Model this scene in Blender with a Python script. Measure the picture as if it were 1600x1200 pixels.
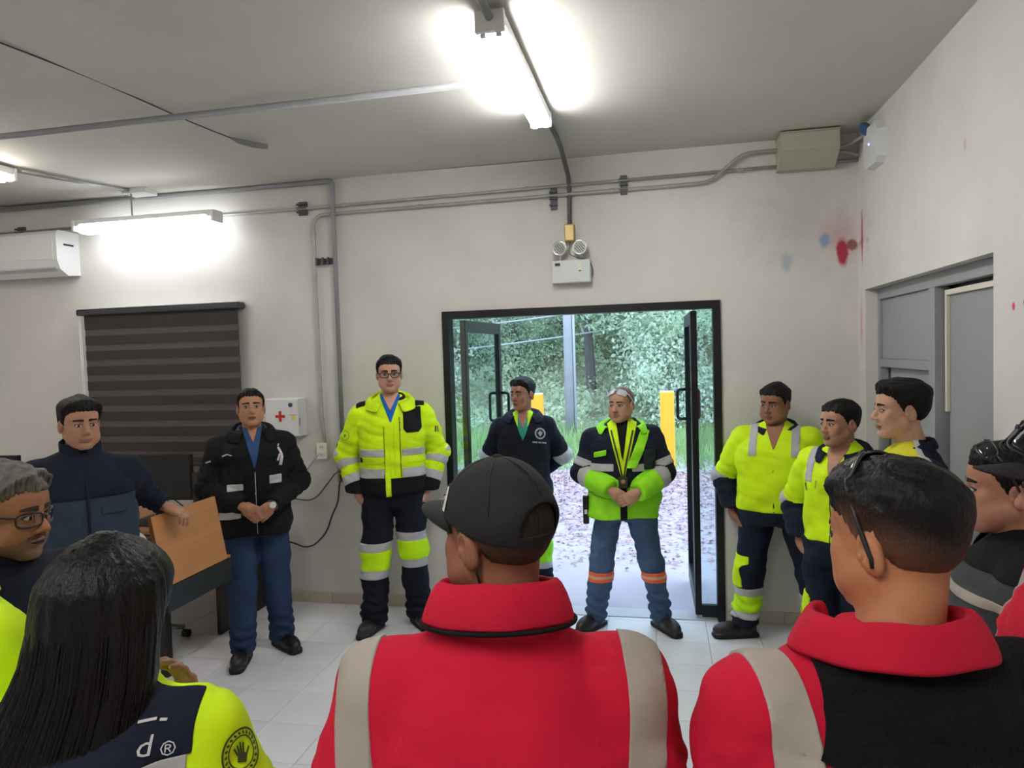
import bpy, bmesh, math, random
import numpy as np
from mathutils import Matrix, Vector
from mathutils.bvhtree import BVHTree

for o in list(bpy.data.objects):
    bpy.data.objects.remove(o)
SC = bpy.context.scene
COL = SC.collection
random.seed(7)
np.random.seed(7)
PI = math.pi

# ------------------------------------------------------------------ camera
F_PX, YAW, PITCH, ROLL, CAM_H = 1098.8, .2083, -.0428, -.0300, 1.9
_f = Vector((-math.sin(YAW) * math.cos(PITCH), math.cos(YAW) * math.cos(PITCH), math.sin(PITCH)))
_r = Vector((math.cos(YAW), math.sin(YAW), 0))
_u = _r.cross(_f)
_rr = math.cos(ROLL) * _r + math.sin(ROLL) * _u
_uu = -math.sin(ROLL) * _r + math.cos(ROLL) * _u
cam = bpy.data.cameras.new('camera')
cam.sensor_width = 36
cam.lens = F_PX / 1600 * 36
cam.clip_start = .05
cam.clip_end = 300
cam_ob = bpy.data.objects.new('camera', cam)
COL.objects.link(cam_ob)
M = Matrix((_rr, _uu, -_f)).transposed().to_4x4()
M.translation = (0, 0, CAM_H)
cam_ob.matrix_world = M
SC.camera = cam_ob

# ------------------------------------------------------------------ world, exposure
W = bpy.data.worlds.new('overcast_sky')
SC.world = W
W.use_nodes = True
bgn = W.node_tree.nodes['Background']
bgn.inputs[0].default_value = (.60, .76, 1.0, 1)
bgn.inputs[1].default_value = 1.55
SC.view_settings.view_transform = 'Standard'
SC.view_settings.look = 'None'
SC.view_settings.gamma = 1
SC.view_settings.use_curve_mapping = False
SC.view_settings.exposure = 1.3
LAMP_POWER = 32.0

# ------------------------------------------------------------------ materials
def lin(c):
    return tuple(((v / 255) / 12.92 if v <= 10 else (((v / 255) + .055) / 1.055) ** 2.4) for v in c)

_mats = {}
def mat(name, rgb, rough=.6, metal=0., var=0., vscale=12., bump=0., bscale=60., spec=.5, sheen=0., coord='Object', stretch=None, emit=None, alpha=None, trans=0.):
    if name in _mats:
        return _mats[name]
    m = bpy.data.materials.new(name)
    m.use_nodes = True
    nt = m.node_tree
    b = nt.nodes['Principled BSDF']
    c = lin(rgb) + (1,)
    b.inputs['Base Color'].default_value = c
    b.inputs['Roughness'].default_value = rough
    b.inputs['Metallic'].default_value = metal
    b.inputs['Specular IOR Level'].default_value = spec
    if sheen:
        b.inputs['Sheen Weight'].default_value = sheen
    if trans:
        b.inputs['Transmission Weight'].default_value = trans
    if emit:
        b.inputs['Emission Color'].default_value = lin(emit[0]) + (1,)
        b.inputs['Emission Strength'].default_value = emit[1]
    if var or bump:
        tc = nt.nodes.new('ShaderNodeTexCoord')
        mp = nt.nodes.new('ShaderNodeMapping')
        nt.links.new(tc.outputs[coord], mp.inputs[0])
        if stretch:
            mp.inputs['Scale'].default_value = stretch
    if var:
        n = nt.nodes.new('ShaderNodeTexNoise')
        n.inputs['Scale'].default_value = vscale
        n.inputs['Detail'].default_value = 5
        nt.links.new(mp.outputs[0], n.inputs['Vector'])
        cr = nt.nodes.new('ShaderNodeValToRGB')
        cr.color_ramp.elements[0].position = .3
        cr.color_ramp.elements[1].position = .7
        cr.color_ramp.elements[0].color = tuple(max(0, v * (1 - var)) for v in c[:3]) + (1,)
        cr.color_ramp.elements[1].color = tuple(min(1, v * (1 + var)) for v in c[:3]) + (1,)
        nt.links.new(n.outputs['Fac'], cr.inputs[0])
        nt.links.new(cr.outputs[0], b.inputs['Base Color'])
    if bump:
        n2 = nt.nodes.new('ShaderNodeTexNoise')
        n2.inputs['Scale'].default_value = bscale
        n2.inputs['Detail'].default_value = 4
        nt.links.new(mp.outputs[0], n2.inputs['Vector'])
        bp = nt.nodes.new('ShaderNodeBump')
        bp.inputs['Strength'].default_value = bump
        bp.inputs['Distance'].default_value = .01
        nt.links.new(n2.outputs['Fac'], bp.inputs['Height'])
        nt.links.new(bp.outputs[0], b.inputs['Normal'])
    _mats[name] = m
    return m

def cloth(name, rgb, rough=.85, bump=.25, bscale=45, var=.10):
    return mat(name, rgb, rough, var=var, vscale=7, bump=bump, bscale=bscale, spec=.25, sheen=.0)

# ------------------------------------------------------------------ mesh helpers
def link(name, me, parent=None, m=None, smooth=False):
    o = bpy.data.objects.new(name, me)
    COL.objects.link(o)
    if parent is not None:
        o.parent = parent
    if m is not None and len(me.materials) == 0:
        me.materials.append(m)
    if smooth:
        me.polygons.foreach_set('use_smooth', [True] * len(me.polygons))
    return o

def np_mesh(name, V, F):
    """V (n,3); F either (m,k) array or list of lists"""
    me = bpy.data.meshes.new(name)
    if isinstance(F, np.ndarray):
        k = F.shape[1]
        me.vertices.add(len(V))
        me.vertices.foreach_set('co', np.ascontiguousarray(V, dtype=np.float32).ravel())
        me.loops.add(F.size)
        me.loops.foreach_set('vertex_index', np.ascontiguousarray(F, dtype=np.int32).ravel())
        me.polygons.add(len(F))
        me.polygons.foreach_set('loop_start', np.arange(0, F.size, k, dtype=np.int32))
        me.update(calc_edges=True)
    else:
        me.from_pydata([tuple(map(float, v)) for v in V], [], F)
        me.update()
    return me

class MB:
    """collects boxes, tubes, lathes into one mesh object"""
    def __init__(s):
        s.v = []; s.f = []
    def add(s, V, F):
        n = len(s.v)
        s.v += [tuple(p) for p in V]
        s.f += [[i + n for i in f] for f in F]
        return s
    def box(s, x0, x1, y0, y1, z0, z1, bev=0., rot=None, org=None):
        bm = bmesh.new()
        bmesh.ops.create_cube(bm, size=1)
        for v in bm.verts:
            v.co = Vector(((x0 + x1) / 2 + v.co.x * (x1 - x0), (y0 + y1) / 2 + v.co.y * (y1 - y0), (z0 + z1) / 2 + v.co.z * (z1 - z0)))
        if bev:
            bmesh.ops.bevel(bm, geom=list(bm.edges), offset=bev, segments=2, affect='EDGES', profile=.5)
        bm.verts.index_update()
        V = [v.co.copy() for v in bm.verts]
        F = [[v.index for v in f.verts] for f in bm.faces]
        bm.free()
        if rot is not None:
            org = Vector(org)
            V = [org + rot @ (v - org) for v in V]
        return s.add(V, F)
    def tube(s, pts, r, n=10, caps=True):
        pts = [Vector(p) for p in pts]
        rs = r if isinstance(r, (list, tuple)) else [r] * len(pts)
        V = []; F = []
        t0 = (pts[1] - pts[0]).normalized()
        a = Vector((0, 0, 1)) if abs(t0.z) < .9 else Vector((1, 0, 0))
        nrm = t0.cross(a).normalized()
        for i, p in enumerate(pts):
            t = (pts[min(i + 1, len(pts) - 1)] - pts[max(i - 1, 0)]).normalized()
            nrm = (nrm - t * nrm.dot(t)).normalized()
            b = t.cross(nrm)
            for k in range(n):
                an = 2 * PI * k / n
                V.append(p + (nrm * math.cos(an) + b * math.sin(an)) * rs[i])
        for i in range(len(pts) - 1):
            for k in range(n):
                F.append([i * n + k, i * n + (k + 1) % n, (i + 1) * n + (k + 1) % n, (i + 1) * n + k])
        if caps:
            F.append(list(range(n))[::-1])
            F.append([(len(pts) - 1) * n + k for k in range(n)])
        return s.add(V, F)
    def lathe(s, prof, c, axis='z', n=20):
        """prof list of (r,h)"""
        V = []; F = []
        for r, h in prof:
            for k in range(n):
                an = 2 * PI * k / n
                x, y = r * math.cos(an), r * math.sin(an)
                V.append(Vector(c) + {'z': Vector((x, y, h)), 'y': Vector((x, h, y)), 'x': Vector((h, x, y))}[axis])
        for i in range(len(prof) - 1):
            for k in range(n):
                F.append([i * n + k, i * n + (k + 1) % n, (i + 1) * n + (k + 1) % n, (i + 1) * n + k])
        F.append(list(range(n))[::-1]); F.append([(len(prof) - 1) * n + k for k in range(n)])
        return s.add(V, F)
    def build(s, name, m, parent=None, smooth=False, fix=True):
        me = bpy.data.meshes.new(name)
        me.from_pydata(s.v, [], s.f)
        me.update()
        if fix:
            bm = bmesh.new(); bm.from_mesh(me)
            bmesh.ops.recalc_face_normals(bm, faces=bm.faces)
            bm.to_mesh(me); bm.free()
        return link(name, me, parent, m, smooth)

def bend(pts, r=.05, n=5):
    """round the corners of a polyline"""
    pts = [Vector(p) for p in pts]
    out = [pts[0]]
    for i in range(1, len(pts) - 1):
        a, b, c = pts[i - 1], pts[i], pts[i + 1]
        ra = min(r, (a - b).length * .45, (c - b).length * .45)
        p0 = b + (a - b).normalized() * ra
        p1 = b + (c - b).normalized() * ra
        for k in range(n + 1):
            t = k / n
            out.append(p0 * (1 - t) ** 2 + b * 2 * t * (1 - t) + p1 * t * t)
    out.append(pts[-1])
    return out

def tag(o, label=None, cat=None, group=None, kind=None):
    if label: o['label'] = label
    if cat: o['category'] = cat
    if group: o['group'] = group
    if kind: o['kind'] = kind
    return o

def empty(name, loc, label=None, cat=None, group=None, rz=0):
    o = bpy.data.objects.new(name, None)
    COL.objects.link(o)
    o.location = loc
    o.rotation_euler = (0, 0, rz)
    o.empty_display_size = .1
    return tag(o, label, cat, group)

def rel(parent_loc, mb):
    """shift a builder's coordinates so that they are local to an unrotated Empty"""
    p = Vector(parent_loc)
    mb.v = [tuple(Vector(v) - p) for v in mb.v]
    return mb
# ================================================================== the room
WY, RX, LX, FY, CZ = 5.0, 1.28, -6.2, -2.3, 3.265
S_T, GX, GY = .3331, -.3945, 4.945

def wall_material():
    m = bpy.data.materials.new('painted_plaster')
    m.use_nodes = True
    nt = m.node_tree; N = nt.nodes; L = nt.links
    b = N['Principled BSDF']
    b.inputs['Roughness'].default_value = .75
    b.inputs['Specular IOR Level'].default_value = .25
    g = N.new('ShaderNodeNewGeometry')
    n1 = N.new('ShaderNodeTexNoise'); n1.inputs['Scale'].default_value = .9; n1.inputs['Detail'].default_value = 6; n1.inputs['Roughness'].default_value = .6
    L.new(g.outputs['Position'], n1.inputs['Vector'])
    cr = N.new('ShaderNodeValToRGB')
    cr.color_ramp.elements[0].position = .32; cr.color_ramp.elements[1].position = .66
    cr.color_ramp.elements[0].color = lin((205, 202, 196)) + (1,)
    cr.color_ramp.elements[1].color = lin((222, 219, 214)) + (1,)
    L.new(n1.outputs['Fac'], cr.inputs[0])
    cur = cr.outputs[0]
    # smears of paint: (centre, radii, colour, strength)
    nz = N.new('ShaderNodeTexNoise'); nz.inputs['Scale'].default_value = 9; nz.inputs['Detail'].default_value = 4
    L.new(g.outputs['Position'], nz.inputs['Vector'])
    def smear(c, r, col, strength, edge, cur):
        sub = N.new('ShaderNodeVectorMath'); sub.operation = 'SUBTRACT'; sub.inputs[1].default_value = c
        L.new(g.outputs['Position'], sub.inputs[0])
        dv = N.new('ShaderNodeVectorMath'); dv.operation = 'DIVIDE'; dv.inputs[1].default_value = r
        L.new(sub.outputs[0], dv.inputs[0])
        ln = N.new('ShaderNodeVectorMath'); ln.operation = 'LENGTH'
        L.new(dv.outputs[0], ln.inputs[0])
        ad = N.new('ShaderNodeMath'); ad.operation = 'MULTIPLY_ADD'; ad.inputs[1].default_value = .9; 
        L.new(nz.outputs['Fac'], ad.inputs[0]); L.new(ln.outputs['Value'], ad.inputs[2])
        mr = N.new('ShaderNodeMapRange'); mr.inputs['From Min'].default_value = 1.45; mr.inputs['From Max'].default_value = 1.45 - edge
        mr.inputs['To Min'].default_value = 0; mr.inputs['To Max'].default_value = strength
        L.new(ad.outputs[0], mr.inputs['Value'])
        mx = N.new('ShaderNodeMix'); mx.data_type = 'RGBA'
        L.new(mr.outputs[0], mx.inputs['Factor']); L.new(cur, mx.inputs['A'])
        mx.inputs['B'].default_value = lin(col) + (1,)
        return mx.outputs['Result']
    cur = smear((.93, 5, 2.72), (.5, .5, .45), (160, 162, 160), .45, 1.0, cur)
    cur = smear((1.17, 5, 2.62), (.14, .5, .2), (196, 150, 160), .6, .9, cur)
    cur = smear((1.185, 5, 2.5), (.045, .5, .105), (178, 32, 70), .95, .35, cur)
    cur = smear((1.245, 5, 2.545), (.04, .5, .045), (125, 40, 45), .8, .4, cur)
    cur = smear((1.08, 5, 2.585), (.04, .5, .06), (120, 150, 190), .75, .6, cur)
    cur = smear((.84, 5, 2.45), (.045, .5, .09), (150, 175, 190), .6, .7, cur)
    cur = smear((1.28, 4.90, 2.56), (.5, .03, .2), (176, 40, 75), .8, .5, cur)
    cur = smear((1.28, 4.93, 2.02), (.5, .04, .22), (196, 120, 140), .6, .8, cur)
    cur = smear((1.28, 2.93, 2.02), (.5, .013, .018), (205, 40, 60), .95, .4, cur)
    cur = smear((1.28, 2.85, 2.03), (.5, .011, .014), (40, 60, 55), .9, .4, cur)
    cur = smear((1.28, 3.35, 2.73), (.5, .02, .04), (205, 150, 165), .5, .6, cur)
    L.new(cur, b.inputs['Base Color'])
    n2 = N.new('ShaderNodeTexNoise'); n2.inputs['Scale'].default_value = 5; n2.inputs['Detail'].default_value = 8
    L.new(g.outputs['Position'], n2.inputs['Vector'])
    bp = N.new('ShaderNodeBump'); bp.inputs['Strength'].default_value = .18; bp.inputs['Distance'].default_value = .02
    L.new(n2.outputs['Fac'], bp.inputs['Height']); L.new(bp.outputs[0], b.inputs['Normal'])
    return m

M_WALL = wall_material()
M_CEIL = mat('ceiling_paint', (206, 203, 196), .85, var=.05, vscale=1.3, bump=.35, bscale=1.6, spec=.15)
M_TILE = mat('floor_tile_glaze', (226, 226, 230), .26, var=.045, vscale=2.2, spec=.45, coord='Object')
M_GROUT = mat('grout', (150, 145, 138), .9)
M_SKIRT = mat('skirting_tile', (196, 183, 165), .4, var=.06, vscale=5)
M_BLACKFRAME = mat('black_aluminium', (15, 17, 21), .4, metal=.2, spec=.5)
M_GREYSTEEL = mat('grey_painted_steel', (150, 152, 155), .45, var=.04, vscale=2)
M_CONDUIT = mat('galvanised_conduit', (172, 172, 170), .45, metal=.25, var=.12, vscale=14)
M_CONDUIT_D = mat('grey_painted_conduit', (142, 144, 147), .5, var=.08, vscale=10)
M_WHITE = mat('white_plastic', (222, 224, 224), .35)
M_DARK = mat('dark_plastic', (17, 17, 19), .4)

def struct(name, mb, m, parent=None):
    o = mb.build(name, m, parent)
    if parent is None:
        o['kind'] = 'structure'
    return o

DX0, DX1, DZ = -1.567, .408, 2.225
WX0, WX1, WZ0, WZ1 = -4.60, -3.27, 1.08, 2.30
b = MB()
WT = .16
b.box(LX - .15, WX0, WY, WY + WT, 0, CZ)
b.box(WX0, WX1, WY, WY + WT, 0, WZ0); b.box(WX0, WX1, WY, WY + WT, WZ1, CZ)
b.box(WX1, DX0, WY, WY + WT, 0, CZ)
b.box(DX0, DX1, WY, WY + WT, DZ, CZ)
b.box(DX1, RX + .25, WY, WY + WT, 0, CZ)
struct('wall_back', b, M_WALL)
RY0, RY1, RZ = 3.09, 4.84, 2.24
b = MB()
b.box(RX, RX + .22, FY, RY0, 0, CZ); b.box(RX, RX + .22, RY0, RY1, RZ, CZ); b.box(RX, RX + .22, RY1, WY, 0, CZ)
struct('wall_right', b, M_WALL)
struct('wall_left', MB().box(LX - .15, LX, FY, WY, 0, CZ), M_WALL)
struct('wall_front', MB().box(LX - .15, RX + .22, FY - .15, FY, 0, CZ), M_WALL)

# ceiling slab, gently uneven
nx, ny = 60, 56
xs = np.linspace(LX - .1, RX + .2, nx); ys = np.linspace(FY - .1, WY + .1, ny)
V = []
for y in ys:
    for x in xs:
        z = CZ + .006 * math.sin(1.7 * x + .8 * y) + .005 * math.sin(2.9 * y - x) 
        V.append((x, y, z))
n0 = len(V)
F = [[j * nx + i, j * nx + i + 1, (j + 1) * nx + i + 1, (j + 1) * nx + i][::-1] for j in range(ny - 1) for i in range(nx - 1)]
V += [(xs[0], ys[0], CZ + .2), (xs[-1], ys[0], CZ + .2), (xs[-1], ys[-1], CZ + .2), (xs[0], ys[-1], CZ + .2)]
F += [[n0, n0 + 1, n0 + 2, n0 + 3], [0, nx - 1, n0 + 1, n0], [nx - 1, ny * nx - 1, n0 + 2, n0 + 1], [ny * nx - 1, (ny - 1) * nx, n0 + 3, n0 + 2], [(ny - 1) * nx, 0, n0, n0 + 3]]
me = np_mesh('ceiling', V, F)
o = link('ceiling', me, None, M_CEIL)
me.polygons.foreach_set('use_smooth', [i < (nx - 1) * (ny - 1) for i in range(len(me.polygons))])
o['kind'] = 'structure'

# floor: grout bed with every tile in view a piece of its own
floor = struct('floor', MB().box(LX - .1, RX + .25, FY - .1, WY + WT, -.12, -.004), M_GROUT)
def tile_mesh(w, d, name):
    return MB().box(-w / 2, w / 2, -d / 2, d / 2, -.006, 0, bev=.0015)
t_full = tile_mesh(S_T - .003, S_T - .003, 'tile')
first = None
far = MB()
for i in range(-18, 6):
    for j in range(-1, 22):
        x0 = GX + i * S_T; x1 = x0 + S_T; y1 = GY - j * S_T; y0 = y1 - S_T
        x0c, x1c, y0c, y1c = max(x0, LX), min(x1, RX + .22), max(y0, FY), min(y1, WY + WT)
        if x1c - x0c < .03 or y1c - y0c < .03: continue
        full = abs((x1c - x0c) - S_T) < 1e-6 and abs((y1c - y0c) - S_T) < 1e-6
        near = x0 > -4.4 and y0 > 1.0
        if not near:
            far.box(x0c + .0015, x1c - .0015, y0c + .0015, y1c - .0015, -.006, 0)
            continue
        c = ((x0c + x1c) / 2, (y0c + y1c) / 2, random.uniform(-.0006, .0003))
        if full and first is not None:
            o = first.copy(); COL.objects.link(o); o.location = c
        else:
            mbx = t_full if full else tile_mesh(x1c - x0c - .003, y1c - y0c - .003, 'tile')
            o = mbx.build('tile', M_TILE, floor)
            o.location = c
            if full: first = o
rest = far.build('tile_field', M_TILE, floor)
rest['kind'] = 'stuff'

# skirting tiles along the back wall and the right wall
sk = MB().box(LX, RX, WY - .004, WY, 0, .085); base_b = struct('baseboard_back', MB().box(LX, DX0 - .02, WY - .005, WY - .0002, 0, .083).box(DX1 + .02, RX, WY - .005, WY - .0002, 0, .083), M_GROUT)
x = LX
while x < RX - .02:
    xe = min(x + S_T, RX)
    for (a, c) in ((x, min(xe, DX0 - .02)), (max(x, DX1 + .02), xe)):
        if c - a > .03:
            MB().box(a + .0015, c - .0015, WY - .013, WY - .002, .001, .085, bev=.002).build('skirting_tile', M_SKIRT, base_b)
    x = xe
base_r = struct('baseboard_right', MB().box(RX - .005, RX - .0002, FY, RY0 - .02, 0, .083), M_GROUT)
y = RY0 - .02
while y > FY + .05:
    ye = max(y - S_T, FY)
    MB().box(RX - .013, RX - .002, ye + .0015, y - .0015, .001, .085, bev=.002).build('skirting_tile', M_SKIRT, base_r)
    y = ye

# ---------------------------------------------------------------- glazed double door
M_GLASS = bpy.data.materials.new('door_glass'); M_GLASS.use_nodes = True
nt = M_GLASS.node_tree
for n in list(nt.nodes):
    if n.type != 'OUTPUT_MATERIAL': nt.nodes.remove(n)
tr = nt.nodes.new('ShaderNodeBsdfTransparent'); tr.inputs[0].default_value = (.86, .92, .93, 1)
gl = nt.nodes.new('ShaderNodeBsdfGlossy'); gl.inputs['Roughness'].default_value = .03
mxs = nt.nodes.new('ShaderNodeMixShader'); mxs.inputs[0].default_value = .10
nt.links.new(tr.outputs[0], mxs.inputs[1]); nt.links.new(gl.outputs[0], mxs.inputs[2])
nt.links.new(mxs.outputs[0], nt.nodes['Material Output'].inputs[0])

door = empty('door_1', (0, WY, 0)); door['kind'] = 'structure'
door['label'] = 'black aluminium double glass doorway standing open to the yard'
def dbox(*a, bev=.003): 
    return rel((0, WY, 0), MB().box(*a, bev=bev))
dbox(DX0, DX0 + .05, WY - .02, WY + .1, 0, DZ).build('frame_post', M_BLACKFRAME, door)
dbox(DX1 - .05, DX1, WY - .02, WY + .1, 0, DZ).build('frame_post', M_BLACKFRAME, door)
dbox(DX0 + .05, DX1 - .05, WY - .02, WY + .1, DZ - .055, DZ).build('frame_head', M_BLACKFRAME, door)
SL = .115
for sx, (a, c) in ((0, (DX0 + .05, DX0 + .05 + SL - .01)), (1, (DX1 - .05 - SL + .01, DX1 - .05))):
    g = dbox(a, c, WY + .035, WY + .043, .1, DZ - .055, bev=0).build('sidelight_pane', M_GLASS, door)
    dbox(a, c, WY + .02, WY + .06, .015, .1).build('sidelight_rail', M_BLACKFRAME, door)
LEAF = .86
def leaf(px, ang, sgn, nm):
    """leaf hinged at px, opened outward; local x runs from the hinge to the free stile"""
    root = empty('door_leaf', (px, .045, 0)); root.parent = door
    root.rotation_euler = (0, 0, ang)
    H0, H1 = .02, DZ - .065
    def bx(*a, bev=.003): return MB().box(*a, bev=bev)
    bx(0, .055, -.022, .022, H0, H1).build('stile', M_BLACKFRAME, root)
    bx(LEAF - .055, LEAF, -.022, .022, H0, H1).build('stile', M_BLACKFRAME, root)
    bx(.055, LEAF - .055, -.022, .022, H1 - .09, H1).build('top_rail', M_BLACKFRAME, root)
    bx(.055, LEAF - .055, -.022, .022, H0, H0 + .13).build('bottom_rail', M_BLACKFRAME, root)
    bx(.055, LEAF - .055, -.004, .004, H0 + .13, H1 - .09, bev=0).build('pane', M_GLASS, root)
    hd = MB()
    for s in (-1, 1):
        hd.tube(bend([(LEAF - .03, s * .02, 1.33), (LEAF - .03, s * .085, 1.33), (LEAF - .03, s * .085, 1.57), (LEAF - .03, s * .02, 1.57)], .03), .013, 8)
    hd.build('handle', M_BLACKFRAME, root, smooth=True)
    return root
leaf(-1.43, math.radians(85), 1, 'l')
leaf(.232, math.radians(91), -1, 'r')
struct('trim_1', MB().box(DX0, DX1, WY - .01, WY + WT, -.003, .006, bev=.002), mat('threshold_strip', (185, 186, 190), .4, metal=.3))

# ---------------------------------------------------------------- grey steel partition in the right wall
part_o = empty('door_2', (RX + .07, 0, 0)); part_o['kind'] = 'structure'
part_o['label'] = 'grey painted steel door and panels set into the right wall'
def pb(*a, bev=.003): return rel((RX + .07, 0, 0), MB().box(*a, bev=bev))
xw = RX + .07
pb(xw, xw + .05, RY1 - .05, RY1, 0, RZ).build('frame_post', M_GREYSTEEL, part_o)
pb(xw - .01, xw + .06, 3.87, 3.95, 0, RZ - .07).build('frame_post', M_GREYSTEEL, part_o)
pb(xw, xw + .05, RY0, RY0 + .04, 0, RZ).build('frame_post', M_GREYSTEEL, part_o)
pb(xw - .005, xw + .05, RY0 + .04, RY1 - .05, RZ - .07, RZ).build('frame_head', M_GREYSTEEL, part_o)
pb(xw + .015, xw + .035, 3.95, RY1 - .05, 1.80, RZ - .07).build('upper_panel', M_GREYSTEEL, part_o)
pb(xw, xw + .05, 3.95, RY1 - .05, 1.75, 1.80).build('transom', M_GREYSTEEL, part_o)
lf = pb(xw + .045, xw + .075, 3.98, RY1 - .1, .01, 1.745).build('leaf', M_GREYSTEEL, part_o)
rel((RX + .07, 0, 0), MB().lathe([(.005, 0), (.016, .0), (.028, -.03), (.026, -.05), (.01, -.06)], (xw + .045, 4.69, 1.02), 'x', 12)).build('knob', M_DARK, lf, smooth=True)
pb(xw + .05, xw + .08, 3.16, 3.85, .01, RZ - .10).build('leaf', M_GREYSTEEL, part_o)
M_CREAM = mat('cream_edge_strip', (224, 218, 204), .5)
pb(xw + .032, xw + .049, 3.15, 3.835, RZ - .115, RZ - .09, bev=.001).build('gap_strip', M_CREAM, part_o)  # cream strip drawn along the pale gap above the right leaf
pb(xw + .032, xw + .049, 3.835, 3.855, 1.55, RZ - .09, bev=.001).build('gap_strip', M_CREAM, part_o)
pb(xw + .1, xw + .11, RY0 - .05, RY1 + .05, 0, RZ + .02, bev=0).build('back_sheet', M_GREYSTEEL, part_o)

# ---------------------------------------------------------------- window with its zebra blind
win = empty('window_1', (0, WY, 0)); win['kind'] = 'structure'
win['label'] = 'window behind the dark striped blind on the back wall'
def wb(*a, bev=.003): return rel((0, WY, 0), MB().box(*a, bev=bev))
M_WFRAME = mat('window_aluminium', (205, 206, 206), .4, metal=.2)
wb(WX0, WX0 + .04, WY + .04, WY + .09, WZ0, WZ1).build('frame_post', M_WFRAME, win)
wb(WX1 - .04, WX1, WY + .04, WY + .09, WZ0, WZ1).build('frame_post', M_WFRAME, win)
wb(WX0 + .04, WX1 - .04, WY + .04, WY + .09, WZ0, WZ0 + .04).build('frame_sill', M_WFRAME, win)
wb(WX0 + .04, WX1 - .04, WY + .04, WY + .09, WZ1 - .04, WZ1).build('frame_head', M_WFRAME, win)
wb(WX0 + .04, WX1 - .04, WY + .06, WY + .066, WZ0 + .04, WZ1 - .04, bev=0).build('pane', M_GLASS, win)
struct('trim_2', MB().box(WX0 - .05, WX1 + .05, WY - .03, WY + .04, WZ0 - .025, WZ0, bev=.004), M_WALL)
# ================================================================== lamps and wall fittings
M_TUBE = bpy.data.materials.new('lit_fluorescent_tube'); M_TUBE.use_nodes = True
_b = M_TUBE.node_tree.nodes['Principled BSDF']
_b.inputs['Base Color'].default_value = (.9, .9, .9, 1)
_b.inputs['Emission Color'].default_value = (1.0, .985, .965, 1)
_b.inputs['Emission Strength'].default_value = LAMP_POWER
M_HOUS = mat('lamp_housing', (222, 222, 220), .4)

M_DIFF = mat('lit_opal_diffuser', (235, 238, 240), .5, emit=((246, 250, 255), LAMP_POWER * .19))
def batten(loc, rz, label, tilt=0, cover=False, tube=None):
    """1.2 m twin tube batten, local x along the tubes, hung under its origin"""
    e = empty('fluorescent_lamp', loc, label, 'lamp', None if cover else None, rz)
    MB().box(-.62, .62, -.055, .055, -.05, 0, bev=.006).build('housing', M_HOUS, e)
    for s in (-1, 1):
        MB().box(s * .612 - .012, s * .612 + .012, -.06, .06, -.085, -.0, bev=.004).build('end_cap', M_HOUS, e)
    if cover:
        MB().box(-.585, .585, -.058, .058, -.105, -.012, bev=.03).build('diffuser', M_DIFF, e, smooth=True)
        return e
    for s in (-1, 1):
        MB().tube([(-.598, s * .032, -.075), (.598, s * .032, -.075)], .0165, 12).build('tube', tube or M_TUBE, e, smooth=True)
        for q in (-1, 1):
            MB().box(q * .595 - .01, q * .595 + .01, s * .032 - .012, s * .032 + .012, -.095, -.05, bev=.003).build('tube_holder', M_WHITE, e)
    return e
l1 = batten((-.63, 3.375, 3.255), PI / 2, 'lit twin tube fluorescent lamp fixed to the ceiling above the doorway side')
l2 = batten((-3.855, 4.78, 3.045), 0, 'lit twin tube fluorescent lamp hanging in front of the wall above the blind', cover=True)
l3 = batten((-4.30, 3.42, 3.255), PI / 2, 'fluorescent lamp on the ceiling at the left edge of the picture', tube=mat('dimmed_fluorescent_tube', (230, 230, 230), .5, emit=((255, 250, 240), LAMP_POWER * .45)))  # tube output lowered so the left wall is not too bright
fill_lamp_right = batten((-.63, -.2, 3.255), PI / 2, 'added fluorescent fill lamp on the ceiling behind the camera, out of view')  # unseen lamp added behind the camera to fill the lower wall and near figures
fill_lamp_left = batten((-3.6, -.2, 3.255), PI / 2, 'added fluorescent fill lamp on the ceiling behind the camera, further left, out of view')  # second unseen lamp, added for more fill from behind
# suspension of the hanging lamp
for x in (-.12,):
    MB().tube([(x, 0, 0), (x, 0, .225)], .006, 8).build('hanger_rod', M_CONDUIT_D, l2)
MB().box(-.18, .02, -.03, .12, .178, .225, bev=.004).build('junction_box', M_WHITE, l2)

def conduit(name, pts, r, label, m=M_CONDUIT, clamps=(), couple=(), rb=.06, group=None):
    o = MB().tube(bend(pts, rb), r, 10).build(name, m, None, smooth=True)
    tag(o, label, 'conduit', group)
    for c in couple:
        MB().lathe([(r * 1.05, -.02), (r * 1.35, -.018), (r * 1.35, .018), (r * 1.05, .02)], c[:3], c[3], 12).build('coupling', m, o, smooth=False)
    return o
conduit('conduit', [(LX, 4.972, 3.035), (-2.62, 4.972, 3.052), (RX, 4.972, 3.088)], .011, 'upper thin metal conduit running the whole length of the back wall', couple=[(-2.3, 4.972, 3.054, 'x'), (-.9, 4.972, 3.068, 'x'), (.55, 4.972, 3.08, 'x')])
conduit('conduit', [(-2.53, 4.972, 1.25), (-2.55, 4.972, 1.45), (-2.555, 4.972, 2.2), (-2.555, 4.972, 2.995), (-2.1, 4.972, 2.999), (.25, 4.972, 3.012), (.36, 4.972, 3.02), (.56, 4.95, 3.18), (.70, 4.95, 3.185), (.84, 4.95, 3.185)], .012, 'lower thin metal conduit rising from the white outlet and bending up to the grey box', rb=.1, couple=[(-2.555, 4.972, 2.86, 'z'), (-1.7, 4.972, 3.002, 'x'), (-.3, 4.972, 3.009, 'x')])
conduit('conduit', [(LX, 4.965, 3.232), (-2.385, 4.965, 3.24), (-2.385, 4.965, 1.27)], .017, 'thick grey conduit along the ceiling corner dropping to the brown outlets', M_CONDUIT_D, rb=.035)
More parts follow.
